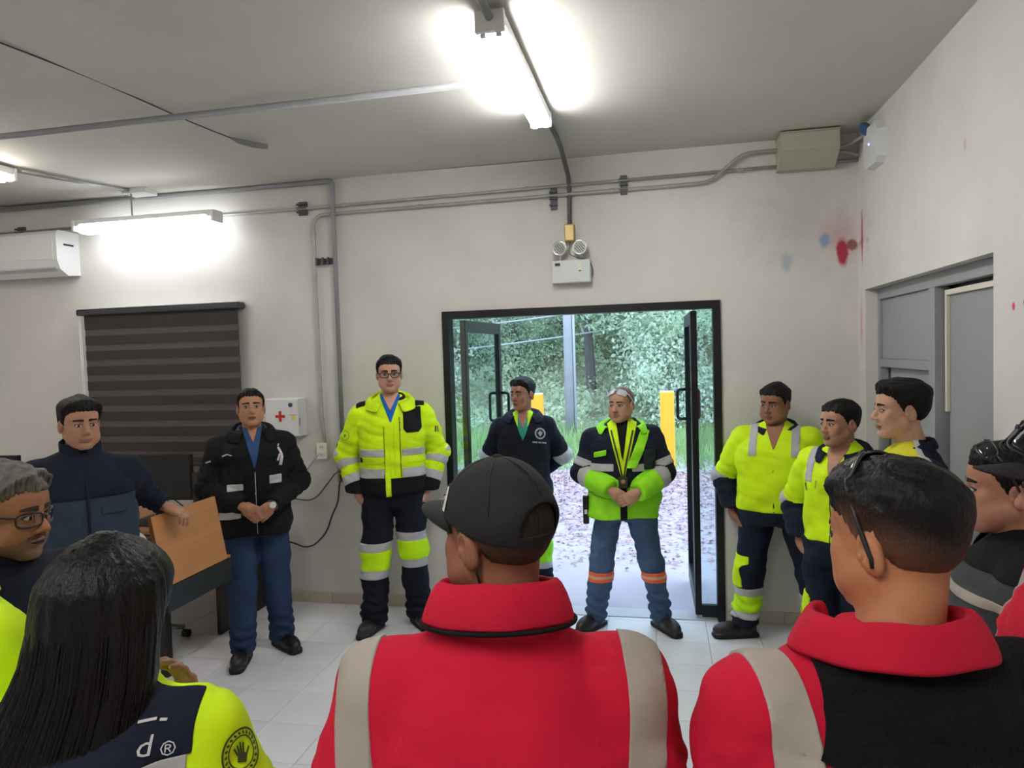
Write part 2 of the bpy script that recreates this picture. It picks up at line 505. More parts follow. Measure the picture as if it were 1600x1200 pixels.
conduit('conduit', [(-.60, 3.99, 3.235), (-.60, 4.55, 3.235), (-.60, 4.972, 3.12), (-.60, 4.978, 2.99), (-.603, 4.972, 2.78)], .016, 'dark grey conduit from the ceiling lamp down to the emergency light', mat('dark_conduit', (96, 98, 100), .5), rb=.14)
conduit('conduit', [(LX, 3.335, 3.205), (-.69, 3.345, 3.205)], .017, 'grey conduit crossing the ceiling to the middle of the lamp', M_CONDUIT_D)
conduit('conduit', [(-.63, 2.755, 3.225), (-.63, 2.6, 3.235), (-.63, .43, 3.235)], .017, 'grey conduit leaving the near end of the ceiling lamp', M_CONDUIT_D)
conduit('conduit', [(-4.27, 4.06, 3.245), (-3.97, 4.86, 3.245)], .010, 'pair of thin conduits on the ceiling towards the hanging lamp, left one', M_CONDUIT)
conduit('conduit', [(-4.22, 4.06, 3.245), (-3.93, 4.86, 3.245)], .010, 'pair of thin conduits on the ceiling towards the hanging lamp, right one', M_CONDUIT)

# strut clamps that hold the conduits
M_STRUT = mat('dark_strut', (92, 94, 95), .5, metal=.5)
def clamp(c, w, h, label):
    e = empty('strut_clamp', (c[0], WY, c[1]), label, 'clamp', 'conduit clamps on the back wall')
    MB().box(-w / 2, w / 2, -.022, 0, -h / 2, h / 2, bev=.002).build('channel', M_STRUT, e)
    n = 3
    for k in range(n):
        t = (k - 1) * .6
        if h > w: MB().box(-w / 2 - .006, w / 2 + .006, -.045, -.02, t * h / 2 - .006, t * h / 2 + .006, bev=.002).build('strap', M_STRUT, e)
        else: MB().box(t * w / 2 - .006, t * w / 2 + .006, -.045, -.02, -h / 2 - .006, h / 2 + .006, bev=.002).build('strap', M_STRUT, e)
clamp((-.712, 2.985), .045, .15, 'upright strut clamp left of the emergency light conduit')
clamp((-.222, 3.045), .045, .13, 'upright strut clamp on the conduits right of the emergency light')
clamp((-2.645, 3.055), .07, .10, 'strut clamp on the upper conduit left of the bend')
clamp((-2.49, 2.645), .155, .045, 'level strut clamp across the two upright conduits')
clamp((-5.22, 3.035), .07, .10, 'strut clamp on the conduit above the air conditioner')

# emergency light
e = empty('emergency_light', (-.597, WY, 2.47), 'white emergency light box with two round lamps above the doorway', 'emergency light')
MB().box(-.136, .136, -.07, 0, -.085, .075, bev=.008).build('case', mat('pale_grey_case', (206, 212, 212), .4), e)
MB().box(-.112, -.075, -.073, -.068, .035, .055, bev=.001).build('badge', M_DARK, e)
sw = MB().box(.045, .082, -.074, -.068, -.02, .048, bev=.002).build('switch_plate', mat('cream_plate', (228, 226, 205), .4), e)
MB().box(.055, .072, -.078, -.073, .02, .034, bev=.001).build('switch', M_WHITE, sw)
MB().box(.055, .072, -.078, -.073, -.008, -.001, bev=.001).build('indicator', M_DARK, sw)
for sx, an in ((-.073, .25), (.068, -.15)):
    h = MB().lathe([(.012, .0), (.03, -.02), (.05, -.06), (.052, -.085), (.046, -.09), (.043, -.084)], (sx, -.01, .155), 'y', 24).build('lamp_head', mat('chrome', (215, 215, 210), .2, metal=.8), e, smooth=True)
    MB().lathe([(.043, 0), (.0431, -.002)], (sx, -.093, .155), 'y', 24).build('lens', mat('lamp_lens', (198, 200, 196), .15), h)
    for k in range(5):
        t = (k - 2) * .014
        l = math.sqrt(max(0, .036 ** 2 - t * t))
        dx, dz = math.cos(-.9), math.sin(-.9)
        MB().tube([(sx + t * -dz - dx * l, -.098, .155 + t * dx - dz * l), (sx + t * -dz + dx * l, -.098, .155 + t * dx + dz * l)], .0028, 6).build('grille_bar', M_STRUT, h)
    MB().tube([(sx, -.02, .12), (sx, -.03, .075)], .012, 8).build('swivel', M_WHITE, e)
MB().tube(bend([(-.0, -.03, .21), (-.02, -.05, .12), (.05, -.04, .085), (.13, -.06, .07), (.15, -.03, .0), (.145, -.02, -.04)], .04), .003, 6).build('flex', M_STRUT, e, smooth=True)
e = empty('junction_box', (-.603, WY, 2.735), 'small brass coloured junction box at the foot of the dark conduit', 'junction box')
MB().box(-.035, .035, -.055, 0, -.06, .06, bev=.004).build('body', mat('brass_box', (176, 152, 96), .45, metal=.3), e)
MB().box(-.03, .03, -.062, -.053, -.054, .054, bev=.003).build('cover', mat('brass_cover', (190, 165, 108), .4, metal=.3), e)

# grey equipment box and cables by the corner
e = empty('equipment_box', (.955, WY, 3.13), 'beige grey metal equipment box high in the right corner of the back wall', 'equipment box')
MBX = mat('beige_grey_steel', (178, 176, 160), .5)
b = MB(); 
prof = [(0, -.085), (-.07, -.085), (-.21, .0), (-.21, .115), (0, .115)]
for x0, x1 in ((-.175, .175),):
    V = [(x0, p[0], p[1]) for p in prof] + [(x1, p[0], p[1]) for p in prof]
    b.add(V, [[0, 1, 2, 3, 4], [9, 8, 7, 6, 5]] + [[i, (i + 1) % 5 + 0, (i + 1) % 5 + 5, i + 5] for i in range(5)])
b.build('case', MBX, e)
MB().box(-.172, .172, -.216, -.209, .003, .112, bev=.002).build('lid', MBX, e)
MB().box(-.178, .178, -.22, .0, .114, .122, bev=.002).build('top_flange', MBX, e)
for k, (pts, lb) in enumerate([([(1.13, 4.93, 3.165), (1.2, 4.9, 3.17), (1.27, 4.80, 3.19)], 'upper grey cable between the equipment box and the corner'), ([(1.13, 4.93, 3.14), (1.2, 4.94, 3.14), (1.27, 4.93, 3.105)], 'lower grey cable between the equipment box and the corner')]):
    tag(MB().tube(bend(pts, .05), .011, 8).build('cable', mat('grey_cable', (176, 174, 168), .5), None, smooth=True), lb, 'cable')
# access point on the right wall
e = empty('access_point', (RX, 4.53, 3.06), 'white wireless access point on the right wall near the corner', 'access point')
b = MB(); 
pr = [(-.14, -.10), (-.14, .06), (-.09, .12), (.09, .12), (.14, .07), (.14, -.09), (.09, -.13), (-.10, -.13)]
V = [(0, p[0], p[1]) for p in pr] + [(-.05, p[0] * .94, p[1] * .94) for p in pr]
b.add(V, [list(range(8)), list(range(15, 7, -1))] + [[i, i + 8, (i + 1) % 8 + 8, (i + 1) % 8] for i in range(8)])
b.build('shell', M_WHITE, e)
MB().lathe([(.006, 0), (.006, -.004)], (-.05, .02, .01), 'x', 12).build('status_light', mat('blue_led', (120, 150, 255), .3, emit=((110, 140, 255), 3)), e)
MB().box(-.06, -.02, .06, .19, .10, .155, bev=.004, rot=Matrix.Rotation(.45, 3, 'X'), org=(0, .12, .12)).build('cable_clip', mat('blue_clip', (60, 98, 140), .5), e)
MB().tube(bend([(-.03, .17, .12), (-.02, .2, .06), (-.012, .22, .02)], .03), .014, 8).build('cable_end', mat('grey_cable', (176, 174, 168)), e, smooth=True)

# air conditioner
e = empty('air_conditioner', (-5.15, WY, 2.82), 'white wall air conditioner left of the hanging lamp', 'air conditioner')
prof = [(0, -.165), (-.12, -.18), (-.2, -.13), (-.225, -.06), (-.225, .15), (-.2, .175), (0, .175)]
def extr(prof, x0, x1):
    n = len(prof)
    V = [(x0, p[0], p[1]) for p in prof] + [(x1, p[0], p[1]) for p in prof]
    return MB().add(V, [list(range(n)), list(range(2 * n - 1, n - 1, -1))] + [[i, (i + 1) % n, (i + 1) % n + n, i + n] for i in range(n)])
extr(prof, -.47, .455).build('body', M_WHITE, e)
extr([(p[0] * 1.015, p[1] * 1.012) for p in prof], .455, .475).build('end_panel', M_WHITE, e)
MB().box(-.45, .44, -.232, -.224, -.055, .15, bev=.003).build('front_panel', M_WHITE, e)
MB().box(-.44, .43, -.215, -.15, -.142, -.128, bev=.002, rot=Matrix.Rotation(-.5, 3, 'X'), org=(0, -.18, -.135)).build('louvre', mat('grey_louvre', (190, 192, 192), .4), e)
MB().box(.474, .478, -.16, -.06, .06, .075, bev=.001).build('side_slot', M_DARK, e)

# blind: every strip a piece
e = empty('zebra_blind', (-3.905, 4.945, 0), 'dark brown striped zebra blind pulled down over the window', 'blind')
BW = .70
M_B1 = mat('blind_dark_strip', (58, 52, 52), .8, var=.05, vscale=60)
M_B2 = mat('blind_sheer_strip', (90, 83, 81), .85, var=.05, vscale=60)
MB().box(-BW - .05, BW + .035, -.045, .045, 2.315, 2.365, bev=.012).build('head_rail', mat('blind_rail', (60, 60, 64), .4), e)
MB().box(-BW - .03, BW + .03, -.048, .046, 2.364, 2.372, bev=.002).build('rail_cover', M_WHITE, e)
z = 2.318; k = 0
while z > 1.12:
    h = .0755 if k % 2 == 0 else .049
    if k == 0: h = .12
    off = .0 if k % 2 == 0 else .004
    z0 = max(z - h, 1.10)
    MB().box(-BW, BW, -.012 + off, -.009 + off, z0, z, bev=0).build('strip', M_B1 if k % 2 == 0 else M_B2, e)
    z = z0; k += 1
MB().box(-BW, BW, -.02, .003, 1.083, 1.106, bev=.006).build('bottom_rail', mat('blind_rail', (60, 60, 64)), e)
MB().tube([(-BW - .035, -.03, 2.32), (-BW - .03, -.03, 1.75), (-BW - .02, -.03, 1.25), (-BW - .015, -.028, 1.75), (-BW - .022, -.03, 2.32)], .003, 6).build('cord', M_WHITE, e, smooth=True)

# first aid cabinet
e = empty('first_aid_cabinet', (-2.83, WY, 1.465), 'white first aid cabinet with a red cross on the back wall', 'cabinet')
MB().box(-.14, .137, -.115, -.0, -.145, .145, bev=.004).build('case', M_WHITE, e)
d = MB().box(-.135, .133, -.128, -.116, -.14, .14, bev=.003).build('door', M_WHITE, e)
red = mat('red_paint', (200, 42, 48), .5)
MB().box(-.055, .025, -.1305, -.127, .0, .022).box(-.026, -.004, -.1306, -.127, -.03, .052).build('red_cross', red, d)
MB().lathe([(.017, 0), (.017, -.008), (.011, -.01)], (.075, -.127, .098), 'y', 16).build('lock', mat('blue_lock', (52, 82, 108), .3), d)
MB().lathe([(.016, 0), (.016, -.002)], (.095, -.128, .0), 'y', 16).build('yellow_sticker', mat('yellow_paper', (226, 208, 60), .6), d)
MB().box(.06, .12, -.1295, -.127, .018, .023).build('print_line', mat('grey_print', (150, 150, 148)), d)
MB().box(.126, .137, -.12, -.1, -.06, .0, bev=.002).build('hinge', M_CONDUIT, d)

# outlets
e = empty('wall_outlet', (-2.55, WY, 1.20), 'white double power outlet at the end of the thin conduit', 'outlet')
MB().box(-.04, .04, -.05, 0, -.06, .06, bev=.005).build('box', mat('off_white_plastic', (214, 210, 196), .45), e)
p = MB().box(-.042, .042, -.058, -.049, -.063, .063, bev=.003).build('plate', mat('cream_plate', (228, 226, 205)), e)
for s in (-1, 1):
    q = MB().box(-.018, .018, -.0605, -.057, s * .03 - .018, s * .03 + .018, bev=.003).build('socket', M_WHITE, p)
    MB().box(-.009, -.005, -.0615, -.06, s * .03 - .006, s * .03 + .008).box(.005, .009, -.0615, -.06, s * .03 - .006, s * .03 + .008).build('slots', M_DARK, p)
mbz = mat('bronze_box', (134, 120, 88), .45, metal=.4)
for z, lb, gp in ((1.195, 'upper brown metal outlet box under the thick conduit', None), (1.03, 'lower brown metal outlet box with the cords plugged in', None)):
    e = empty('wall_outlet', (-2.39, WY, z), lb, 'outlet')
    MB().box(-.036, .036, -.055, 0, -.068, .068, bev=.004).build('box', mbz, e)
    p = MB().box(-.036, .036, -.062, -.054, -.064, .064, bev=.003).build('plate', mat('bronze_plate', (158, 142, 104), .4, metal=.4), e)
    for s in (-1, 1):
        MB().box(-.018, .018, -.064, -.061, s * .028 - .016, s * .028 + .016, bev=.002).build('socket', mat('cream_plate', (228, 226, 205)) if z > 1.1 else M_DARK, p)
MBK = mat('black_cord', (40, 36, 34), .5)
tag(MB().tube(bend([(-2.39, 4.93, 1.055), (-2.44, 4.93, 1.03), (-2.60, 4.95, .85), (-2.68, 4.97, .81), (-2.80, 4.97, .82), (-2.95, 4.96, .86), (-3.1, 4.95, .88)], .08, 6), .006, 6).build('power_cord', mat('grey_brown_cord', (104, 98, 94), .5), None, smooth=True), 'grey power cord running left from the lower brown outlet', 'cord')
tag(MB().tube(bend([(-2.385, 4.93, 1.0), (-2.41, 4.93, .95), (-2.44, 4.96, .80), (-2.50, 4.97, .70), (-2.55, 4.97, .56), (-2.66, 4.97, .46), (-2.74, 4.97, .44), (-2.85, 4.97, .48), (-3.0, 4.95, .50)], .1, 6), .006, 6).build('power_cord', MBK, None, smooth=True), 'black power cord sagging in a loop below the brown outlets', 'cord')
tag(MB().tube(bend([(-2.57, 4.945, 1.18), (-2.61, 4.94, 1.14), (-2.75, 4.95, .98), (-2.88, 4.96, .88), (-3.0, 4.96, .84)], .08, 6), .0045, 6).build('power_cord', mat('pale_grey_cord', (170, 172, 178), .5), None, smooth=True), 'thin pale cord dropping left from the white outlet', 'cord')

# wire on the ceiling with its taped end
wp = MB(); pts = []
for k in range(14):
    t = k / 13
    pts.append((-2.70 + .2 * t, 1.9 + 1.96 * t, CZ - .014 - .006 * math.sin(9 * t)))
e = wp.tube(pts, .0035, 6).build('ceiling_wire', MBK, None, smooth=True)
tag(e, 'thin dark wire across the ceiling with a frayed grey end', 'wire')
a = Vector(pts[-1])
MB().tube([a, a + Vector((.03, .03, -.012)), a + Vector((.09, .10, -.02)), a + Vector((.15, .155, -.022))], [.006, .016, .02, .015], 8).build('taped_end', mat('grey_tape', (128, 130, 128), .7, bump=.5, bscale=90), e, smooth=True)

# ---------------------------------------------------------------- desk with raised end panel, computers
M_WOOD = mat('beech_laminate', (172, 118, 70), .5, var=.12, vscale=3, stretch=(1, .15, 6))
M_WEDGE = mat('beech_edge', (150, 92, 50), .5)
e = empty('reception_desk', (-2.62, 3.46, 0), 'desk with a tilted beech end panel and black base in front of the jeans man', 'desk')
def db(*a, bev=.002, rot=None, org=None): return rel((-2.62, 3.46, 0), MB().box(*a, bev=bev, rot=rot, org=org))
ROT = Matrix.Rotation(-.172, 3, 'Y')
bd = db(-2.562, -2.539, 3.15, 3.69, .735, 1.112, rot=ROT, org=(-2.55, 3.42, .735)).build('end_panel', M_WOOD, e)
db(-2.5625, -2.5385, 3.1485, 3.1535, .734, 1.113, bev=0, rot=ROT, org=(-2.55, 3.42, .735)).build('edge_band', M_WEDGE, bd)
db(-3.36, -2.58, 3.17, 3.78, .705, .735).build('desk_top', M_WOOD, e)
db(-2.578, -2.535, 3.16, 3.72, .60, .733).build('modesty_panel', M_DARK, e)
for (x, y) in ((-2.98, 3.22), (-3.31, 3.22), (-2.98, 3.68), (-3.31, 3.72)):
    db(x - .025, x + .025, y - .025, y + .025, 0, .704).build('leg', M_DARK, e)
e = empty('desk', (-3.75, 4.6, 0), 'long beech desk against the back wall below the window', 'desk')
def db2(*a, bev=.002): return rel((-3.75, 4.6, 0), MB().box(*a, bev=bev))
db2(-4.9, -3.0, 4.25, 4.94, .71, .74).build('desk_top', M_WOOD, e)
for x in (-4.85, -3.05):
    db2(x - .015, x + .015, 4.3, 4.9, 0, .709).build('side_panel', M_DARK, e)
db2(-4.83, -3.07, 4.86, 4.88, .35, .709).build('modesty_panel', M_DARK, e)

def monitor(loc, rz, label, w=.56, h=.345):
    e = empty('monitor', loc, label, 'monitor', None, rz)
    MB().box(-w / 2, w / 2, -.02, .02, .14, .14 + h, bev=.004).build('housing', M_DARK, e)
    MB().box(-w / 2 + .008, w / 2 - .008, -.0225, -.019, .158, .132 + h, bev=0).build('screen', mat('dark_screen', (16, 17, 20), .25), e)
    MB().box(-.035, .035, .0, .05, .01, .3, bev=.004).build('stand', M_DARK, e)
    MB().box(-.12, .12, -.08, .1, 0, .012, bev=.004).build('foot', M_DARK, e)
monitor((-3.72, 4.60, .74), .08, 'black computer monitor standing in front of the striped blind')
monitor((-4.93, 4.28, .74), .1, 'black computer monitor at the left edge behind the grey haired man', h=.38)
e = empty('computer_tower', (-3.22, 4.62, .74), 'black computer tower on the desk right of the monitor', 'computer')
MB().box(-.1, .1, -.17, .17, 0, .37, bev=.006).build('case', M_DARK, e)
MB().box(-.094, .094, -.176, -.168, .01, .36, bev=.003).build('front', mat('satin_black', (32, 32, 36), .3), e)
tag(MB().tube(bend([(-3.66, 4.6, .9), (-3.58, 4.58, .80), (-3.5, 4.55, .78), (-3.44, 4.6, .86), (-3.35, 4.62, .9)], .06, 5), .005, 6).tube(bend([(-3.68, 4.62, .92), (-3.55, 4.6, .86), (-3.45, 4.6, .78), (-3.38, 4.62, .76)], .05), .005, 6).build('monitor_cable', MBK, None, smooth=True), 'black cables looping under the monitor', 'cable')
e = empty('keyboard', (-3.72, 4.40, .74), 'black keyboard on the desk in front of the monitor', 'keyboard')
MB().box(-.22, .22, -.07, .07, 0, .02, bev=.005).build('base', M_DARK, e)
kb = MB()
for r in range(5):
    for c in range(15):
        kb.box(-.205 + c * .0275, -.183 + c * .0275, -.058 + r * .024, -.039 + r * .024, .02, .026)
kk = kb.build('keys', mat('key_black', (34, 34, 37), .5), e); kk['kind'] = 'stuff'
e = empty('hard_hat', (-3.16, 3.62, .735), 'white hard hat on the desk behind the beech panel', 'hard hat')
b = MB()
prof = [(.118, .012), (.118, .05), (.112, .085), (.095, .12), (.065, .145), (.03, .155), (.001, .157)]
b.lathe(prof, (0, 0, 0), 'z', 28); b.build('shell', M_WHITE, e, smooth=True)
b = MB(); b.lathe([(.116, .004), (.142, .0), (.146, .006), (.118, .018)], (0, 0, 0), 'z', 28); b.build('brim', M_WHITE, e, smooth=True)
rb = MB()
for s in (-1, 0, 1):
    rb.tube([(s * .03, -.112 + abs(s) * .006, .06), (s * .028, -.095, .118), (s * .025, -.05, .152), (s * .024, 0, .16), (s * .025, .05, .152), (s * .028, .095, .118), (s * .03, .112 - abs(s) * .006, .06)], .007, 6)
rb.build('ridge', M_WHITE, e, smooth=True)
# office chair behind the desk
e = empty('office_chair', (-3.45, 4.0, 0), 'black office chair with a five star base under the desk', 'chair')
MBL = mat('chair_black', (28, 28, 31), .6)
for k in range(5):
    a = math.radians(-20 + 72 * k)
    d = Vector((math.cos(a), math.sin(a), 0))
    arm = MB().tube([Vector((0, 0, .12)), d * .14 + Vector((0, 0, .115)), d * .29 + Vector((0, 0, .075))], [.026, .022, .016], 8).build('base_arm', mat('chrome', (215, 215, 210)), e, smooth=True)
    MB().lathe([(.012, -.024), (.027, -.022), (.027, .022), (.012, .024)], d * .3 + Vector((0, 0, .028)), 'x', 12).build('caster', MBL, e, smooth=False)
MB().tube([(0, 0, .1), (0, 0, .42)], .026, 10).build('column', MBL, e)
MB().box(-.24, .24, -.23, .23, .42, .50, bev=.03).build('seat', MBL, e)
MB().box(-.22, .22, .2, .26, .52, .70, bev=.025).build('backrest', MBL, e)
MB().box(-.04, .04, .2, .26, .44, .55, bev=.005).build('back_bar', MBL, e)
# ================================================================== the yard outside
M_CONC = mat('yard_concrete', (178, 172, 182), .9, var=.10, vscale=1.5, bump=.3, bscale=40)
M_GRAV = mat('yard_gravel', (180, 172, 182), .95, var=.22, vscale=18, bump=.8, bscale=55)
M_SOIL = mat('slope_soil', (150, 146, 126), .95, var=.3, vscale=1.2)
rng = np.random.RandomState(3)
struct('yard_slab', MB().box(-14, 12, WY + WT, 7.0, -.2, -.02), M_CONC)['kind'] = 'structure'
struct('ground', MB().box(-30, 25, 7.0, 15.2, -.25, -.025), M_GRAV)['kind'] = 'structure'
nxh, nyh = 50, 36
V = []; 
for j in range(nyh):
    y = 15.0 + 42 * (j / (nyh - 1)) ** 1.3
    for i in range(nxh):
        x = -42 + 84 * i / (nxh - 1)
        h = max(0, (y - 15.5)) * .42 + .35 * math.sin(.5 * x + .3 * y) * min(1, (y - 15) / 4) + .2 * math.sin(1.3 * x - .7 * y) * min(1, (y - 15) / 4)
        V.append((x, y, max(-.03, h - .03) if j else -.2))
def hill_z(x, y):
    return max(0, (y - 15.5)) * .42 + .35 * math.sin(.5 * x + .3 * y) * min(1, (y - 15) / 4) + .2 * math.sin(1.3 * x - .7 * y) * min(1, (y - 15) / 4) - .03
F = [[j * nxh + i, j * nxh + i + 1, (j + 1) * nxh + i + 1, (j + 1) * nxh + i] for j in range(nyh - 1) for i in range(nxh - 1)]
o = link('hill_slope', np_mesh('hill_slope', V, F), None, M_SOIL, True); o['kind'] = 'structure'

def quads_cloud(C, size, nrm_bias=None, aspect=.5, rng=rng):
    """leaf quads at centres C"""
    n = len(C)
    a = rng.normal(size=(n, 3)); a /= np.linalg.norm(a, axis=1)[:, None]
    if nrm_bias is not None: a = a + nrm_bias; a /= np.linalg.norm(a, axis=1)[:, None]
    r = rng.normal(size=(n, 3)); u = np.cross(a, r); u /= np.linalg.norm(u, axis=1)[:, None]
    w = np.cross(a, u)
    s = size * rng.uniform(.6, 1.3, size=(n, 1))
    V = np.stack([C - u * s - w * s * aspect * .2, C - w * s * aspect, C + u * s, C + w * s * aspect], 1).reshape(-1, 3)
    Fq = np.arange(4 * n).reshape(-1, 4)
    return V, Fq
# dry leaves and grass: nobody could count them
n = 34000
C = np.stack([rng.uniform(-9, 6, n), 6.0 + 5.2 * rng.uniform(0, 1, n) ** .6, rng.uniform(-.018, .004, n)], 1)
Vq, Fq = quads_cloud(C, .028, np.array([0, 0, 1.6]), .55)
o = link('dry_leaves', np_mesh('dry_leaves', Vq, Fq), None, mat('dry_leaf', (184, 158, 160), .9, var=.35, vscale=6, coord='Object'))
tag(o, 'dry brown leaf litter scattered over the gravel yard', 'leaves', kind='stuff')
n = 26000
C = np.stack([rng.uniform(-12, 8, n), rng.uniform(10.9, 15.5, n), np.zeros(n) - .03], 1)
C = C[(C[:, 1] > 11.0 + .25 * np.sin(3 * C[:, 0])) ]
n = len(C)
h = rng.uniform(.12, .5, n) * np.clip((C[:, 1] - 10.6) / 2.5, .25, 1)
dx = rng.normal(size=(n, 2)) * .09
wv = rng.normal(size=(n, 2)); wv /= np.linalg.norm(wv, axis=1)[:, None]; wv *= .012
Vg = np.zeros((n, 3, 3)); Vg[:, 0] = C; Vg[:, 1] = C; Vg[:, 2] = C
Vg[:, 0, :2] -= wv; Vg[:, 1, :2] += wv; Vg[:, 2, :2] += dx; Vg[:, 2, 2] += h
o = link('grass_verge', np_mesh('grass_verge', Vg.reshape(-1, 3), np.arange(3 * n).reshape(-1, 3)), None, mat('hazed_verge_grass', (150, 182, 118), .8, var=.25, vscale=1.5))  # grass colour lightened in place of real mist
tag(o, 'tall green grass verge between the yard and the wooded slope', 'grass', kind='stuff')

def leaf_mat(name, rgb, vs):
    m = mat(name, rgb, .8, var=.3, vscale=vs)
    nt = m.node_tree; bs = nt.nodes['Principled BSDF']
    tl = nt.nodes.new('ShaderNodeBsdfTranslucent'); mx = nt.nodes.new('ShaderNodeMixShader'); mx.inputs[0].default_value = .45
    nt.links.new(bs.inputs['Base Color'].links[0].from_socket, tl.inputs[0])
    nt.links.new(bs.outputs[0], mx.inputs[1]); nt.links.new(tl.outputs[0], mx.inputs[2]); nt.links.new(mx.outputs[0], nt.nodes['Material Output'].inputs[0])
    return m
M_HAZED_LEAF = [leaf_mat('hazed_leaf_a', (192, 213, 186), 1.3), leaf_mat('hazed_leaf_b', (208, 224, 204), 1.1), leaf_mat('hazed_leaf_c', (168, 197, 170), 1.6)]  # leaf colours lightened to carry the misty haze, no mist volume
M_BARK = mat('grey_bark', (104, 100, 98), .9, var=.25, vscale=6, stretch=(1, 1, .2))
def tree_meshes(seed, kind):
    r = np.random.RandomState(seed)
    H = r.uniform(7.5, 9.5)
    tb = MB(); tp = []
    for k in range(7):
        t = k / 6
        tp.append((.12 * math.sin(3 * t + seed), .1 * math.cos(2.3 * t + seed), H * t))
    tb.tube(tp, [.13 * (1 - .85 * k / 6) + .01 for k in range(7)], 7)
    Cs = []
    nb = 34 if kind == 0 else 26
    for k in range(nb):
        t = r.uniform(.18, 1.0)
        an = r.uniform(0, 2 * PI)
        L = (1.9 * (1.08 - t) + .25) * r.uniform(.6, 1.1)
        z0 = H * t
        d = Vector((math.cos(an), math.sin(an), .25 if kind == 0 else .5))
        tb.tube([(0, 0, z0), d * L * .5 + Vector((0, 0, z0)), d * L + Vector((0, 0, z0 - .1))], [.03, .02, .008], 4, caps=False)
        m = 150 if kind == 0 else 190
        q = r.uniform(.25, 1.05, m)[:, None]
        base = np.array([[d.x * L, d.y * L, d.z * L]]) * q + np.array([[0, 0, z0 - .05]])
        Cs.append(base + r.normal(size=(m, 3)) * np.array([.22, .22, .16]) * (1.2 if kind else 1))
    C = np.concatenate(Cs)
    Vq, Fq = quads_cloud(C, .085 if kind == 0 else .075, None, .35 if kind == 0 else .6, r)
    return tb, np_mesh('foliage', Vq, Fq)
protos = []
for s in range(4):
    tb, fm = tree_meshes(11 + s, s % 2)
    fm.materials.append(M_HAZED_LEAF[s % 3])
    me = bpy.data.meshes.new('trunk'); me.from_pydata(tb.v, [], tb.f); me.update(); me.materials.append(M_BARK)
    protos.append((me, fm))
spots = []
r = np.random.RandomState(21)
tries = 0
while len(spots) < 58 and tries < 4000:
    tries += 1
    y = r.uniform(16.5, 34); x = r.uniform(-.52 * y - 1, .30 * y + 1)
    if all((x - a) ** 2 + (y - b) ** 2 > 2.6 for a, b in spots): spots.append((x, y))
for k, (x, y) in enumerate(spots):
    tme, fme = protos[k % 4]
    e = empty('tree', (x, y, hill_z(x, y) - .05), 'leafy tree growing on the wooded slope beyond the doorway', 'tree', 'trees on the wooded slope', r.uniform(0, 6.28))
    s = r.uniform(.75, 1.2)
    e.scale = (s, s, s)
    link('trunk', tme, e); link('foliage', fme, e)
def shrub_mesh(seed, mm):
    r = np.random.RandomState(seed)
    C = []
    for k in range(16):
        c = np.array([r.normal() * .45, r.normal() * .45, r.uniform(.15, 1.5)])
        C.append(c + r.normal(size=(170, 3)) * .2)
    C = np.concatenate(C); C[:, 2] = np.abs(C[:, 2])
    Vq, Fq = quads_cloud(C, .042, None, .6, r)
    me = np_mesh('foliage', Vq, Fq); me.materials.append(mm)
    sb = MB()
    for k in range(6):
        a = k * 1.05
        sb.tube([(0, 0, 0), (math.cos(a) * .2, math.sin(a) * .2, .5), (math.cos(a) * .45, math.sin(a) * .45, 1.2)], [.02, .014, .006], 4, caps=False)
    st = bpy.data.meshes.new('stems'); st.from_pydata(sb.v, [], sb.f); st.update(); st.materials.append(M_BARK)
    return st, me
sh = [shrub_mesh(5, M_HAZED_LEAF[1]), shrub_mesh(6, M_HAZED_LEAF[0])]
r = np.random.RandomState(4)
for k in range(30):
    y = r.uniform(15.6, 24); x = -.50 * y + (.78 * y) * (k + r.uniform(0, .9)) / 30
    e = empty('shrub', (x, y, hill_z(x, y) if y > 15.2 else -.03), 'haze-lightened green shrub at the foot of the wooded slope', 'shrub', 'shrubs at the foot of the slope', r.uniform(0, 6))
    s = r.uniform(.8, 1.5); e.scale = (s, s, s * 1.1)
    a, b_ = sh[k % 2]
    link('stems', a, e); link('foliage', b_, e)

n = 60000
r = np.random.RandomState(8)
y = 15.6 + 22 * r.uniform(0, 1, n) ** 1.2; x = r.uniform(-.55, .34, n) * y
C = np.stack([x, y, np.array([hill_z(a, b) for a, b in zip(x, y)]) + r.uniform(0, .55, n) * (.3 + .7 * (np.sin(x * 1.7) * np.sin(y * 1.3) > -.2))], 1)
Vq, Fq = quads_cloud(C, .075, None, .5, r)
o = link('undergrowth', np_mesh('undergrowth', Vq, Fq), None, leaf_mat('hazed_undergrowth_leaf', (196, 212, 184), .8))  # undergrowth colour lightened for haze like the tree leaves
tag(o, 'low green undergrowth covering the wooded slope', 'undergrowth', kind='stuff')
M_YEL = mat('yellow_bollard_paint', (240, 178, 44), .5, var=.05, vscale=4)
for x, lb in ((.09, 'yellow painted bollard in the yard right of the man in jeans'), (-1.915, 'yellow painted bollard in the yard behind the man in the navy pullover')):
    e = empty('bollard', (x, 10.85, -.03), lb, 'bollard')
    MB().box(-.105, .105, -.105, .105, 0, 1.29, bev=.012).build('post', M_YEL, e)
    MB().box(-.1, .1, -.1, .1, 1.288, 1.30, bev=.004).build('top_plate', mat('bollard_top', (236, 226, 196), .6), e)
e = empty('utility_pole', (-1.97, 15.4, -.05), 'tall pale concrete utility pole behind the yard', 'pole')
MB().tube([(0, 0, 0), (0, 0, 9)], [.105, .085], 14).build('shaft', mat('pole_concrete', (182, 184, 192), .85, var=.08, vscale=3), e, smooth=True)
MB().tube([(.135, -.02, 0), (.115, -.02, 9)], .028, 8).build('riser_pipe', mat('pole_pipe', (205, 212, 222), .5), e, smooth=True)
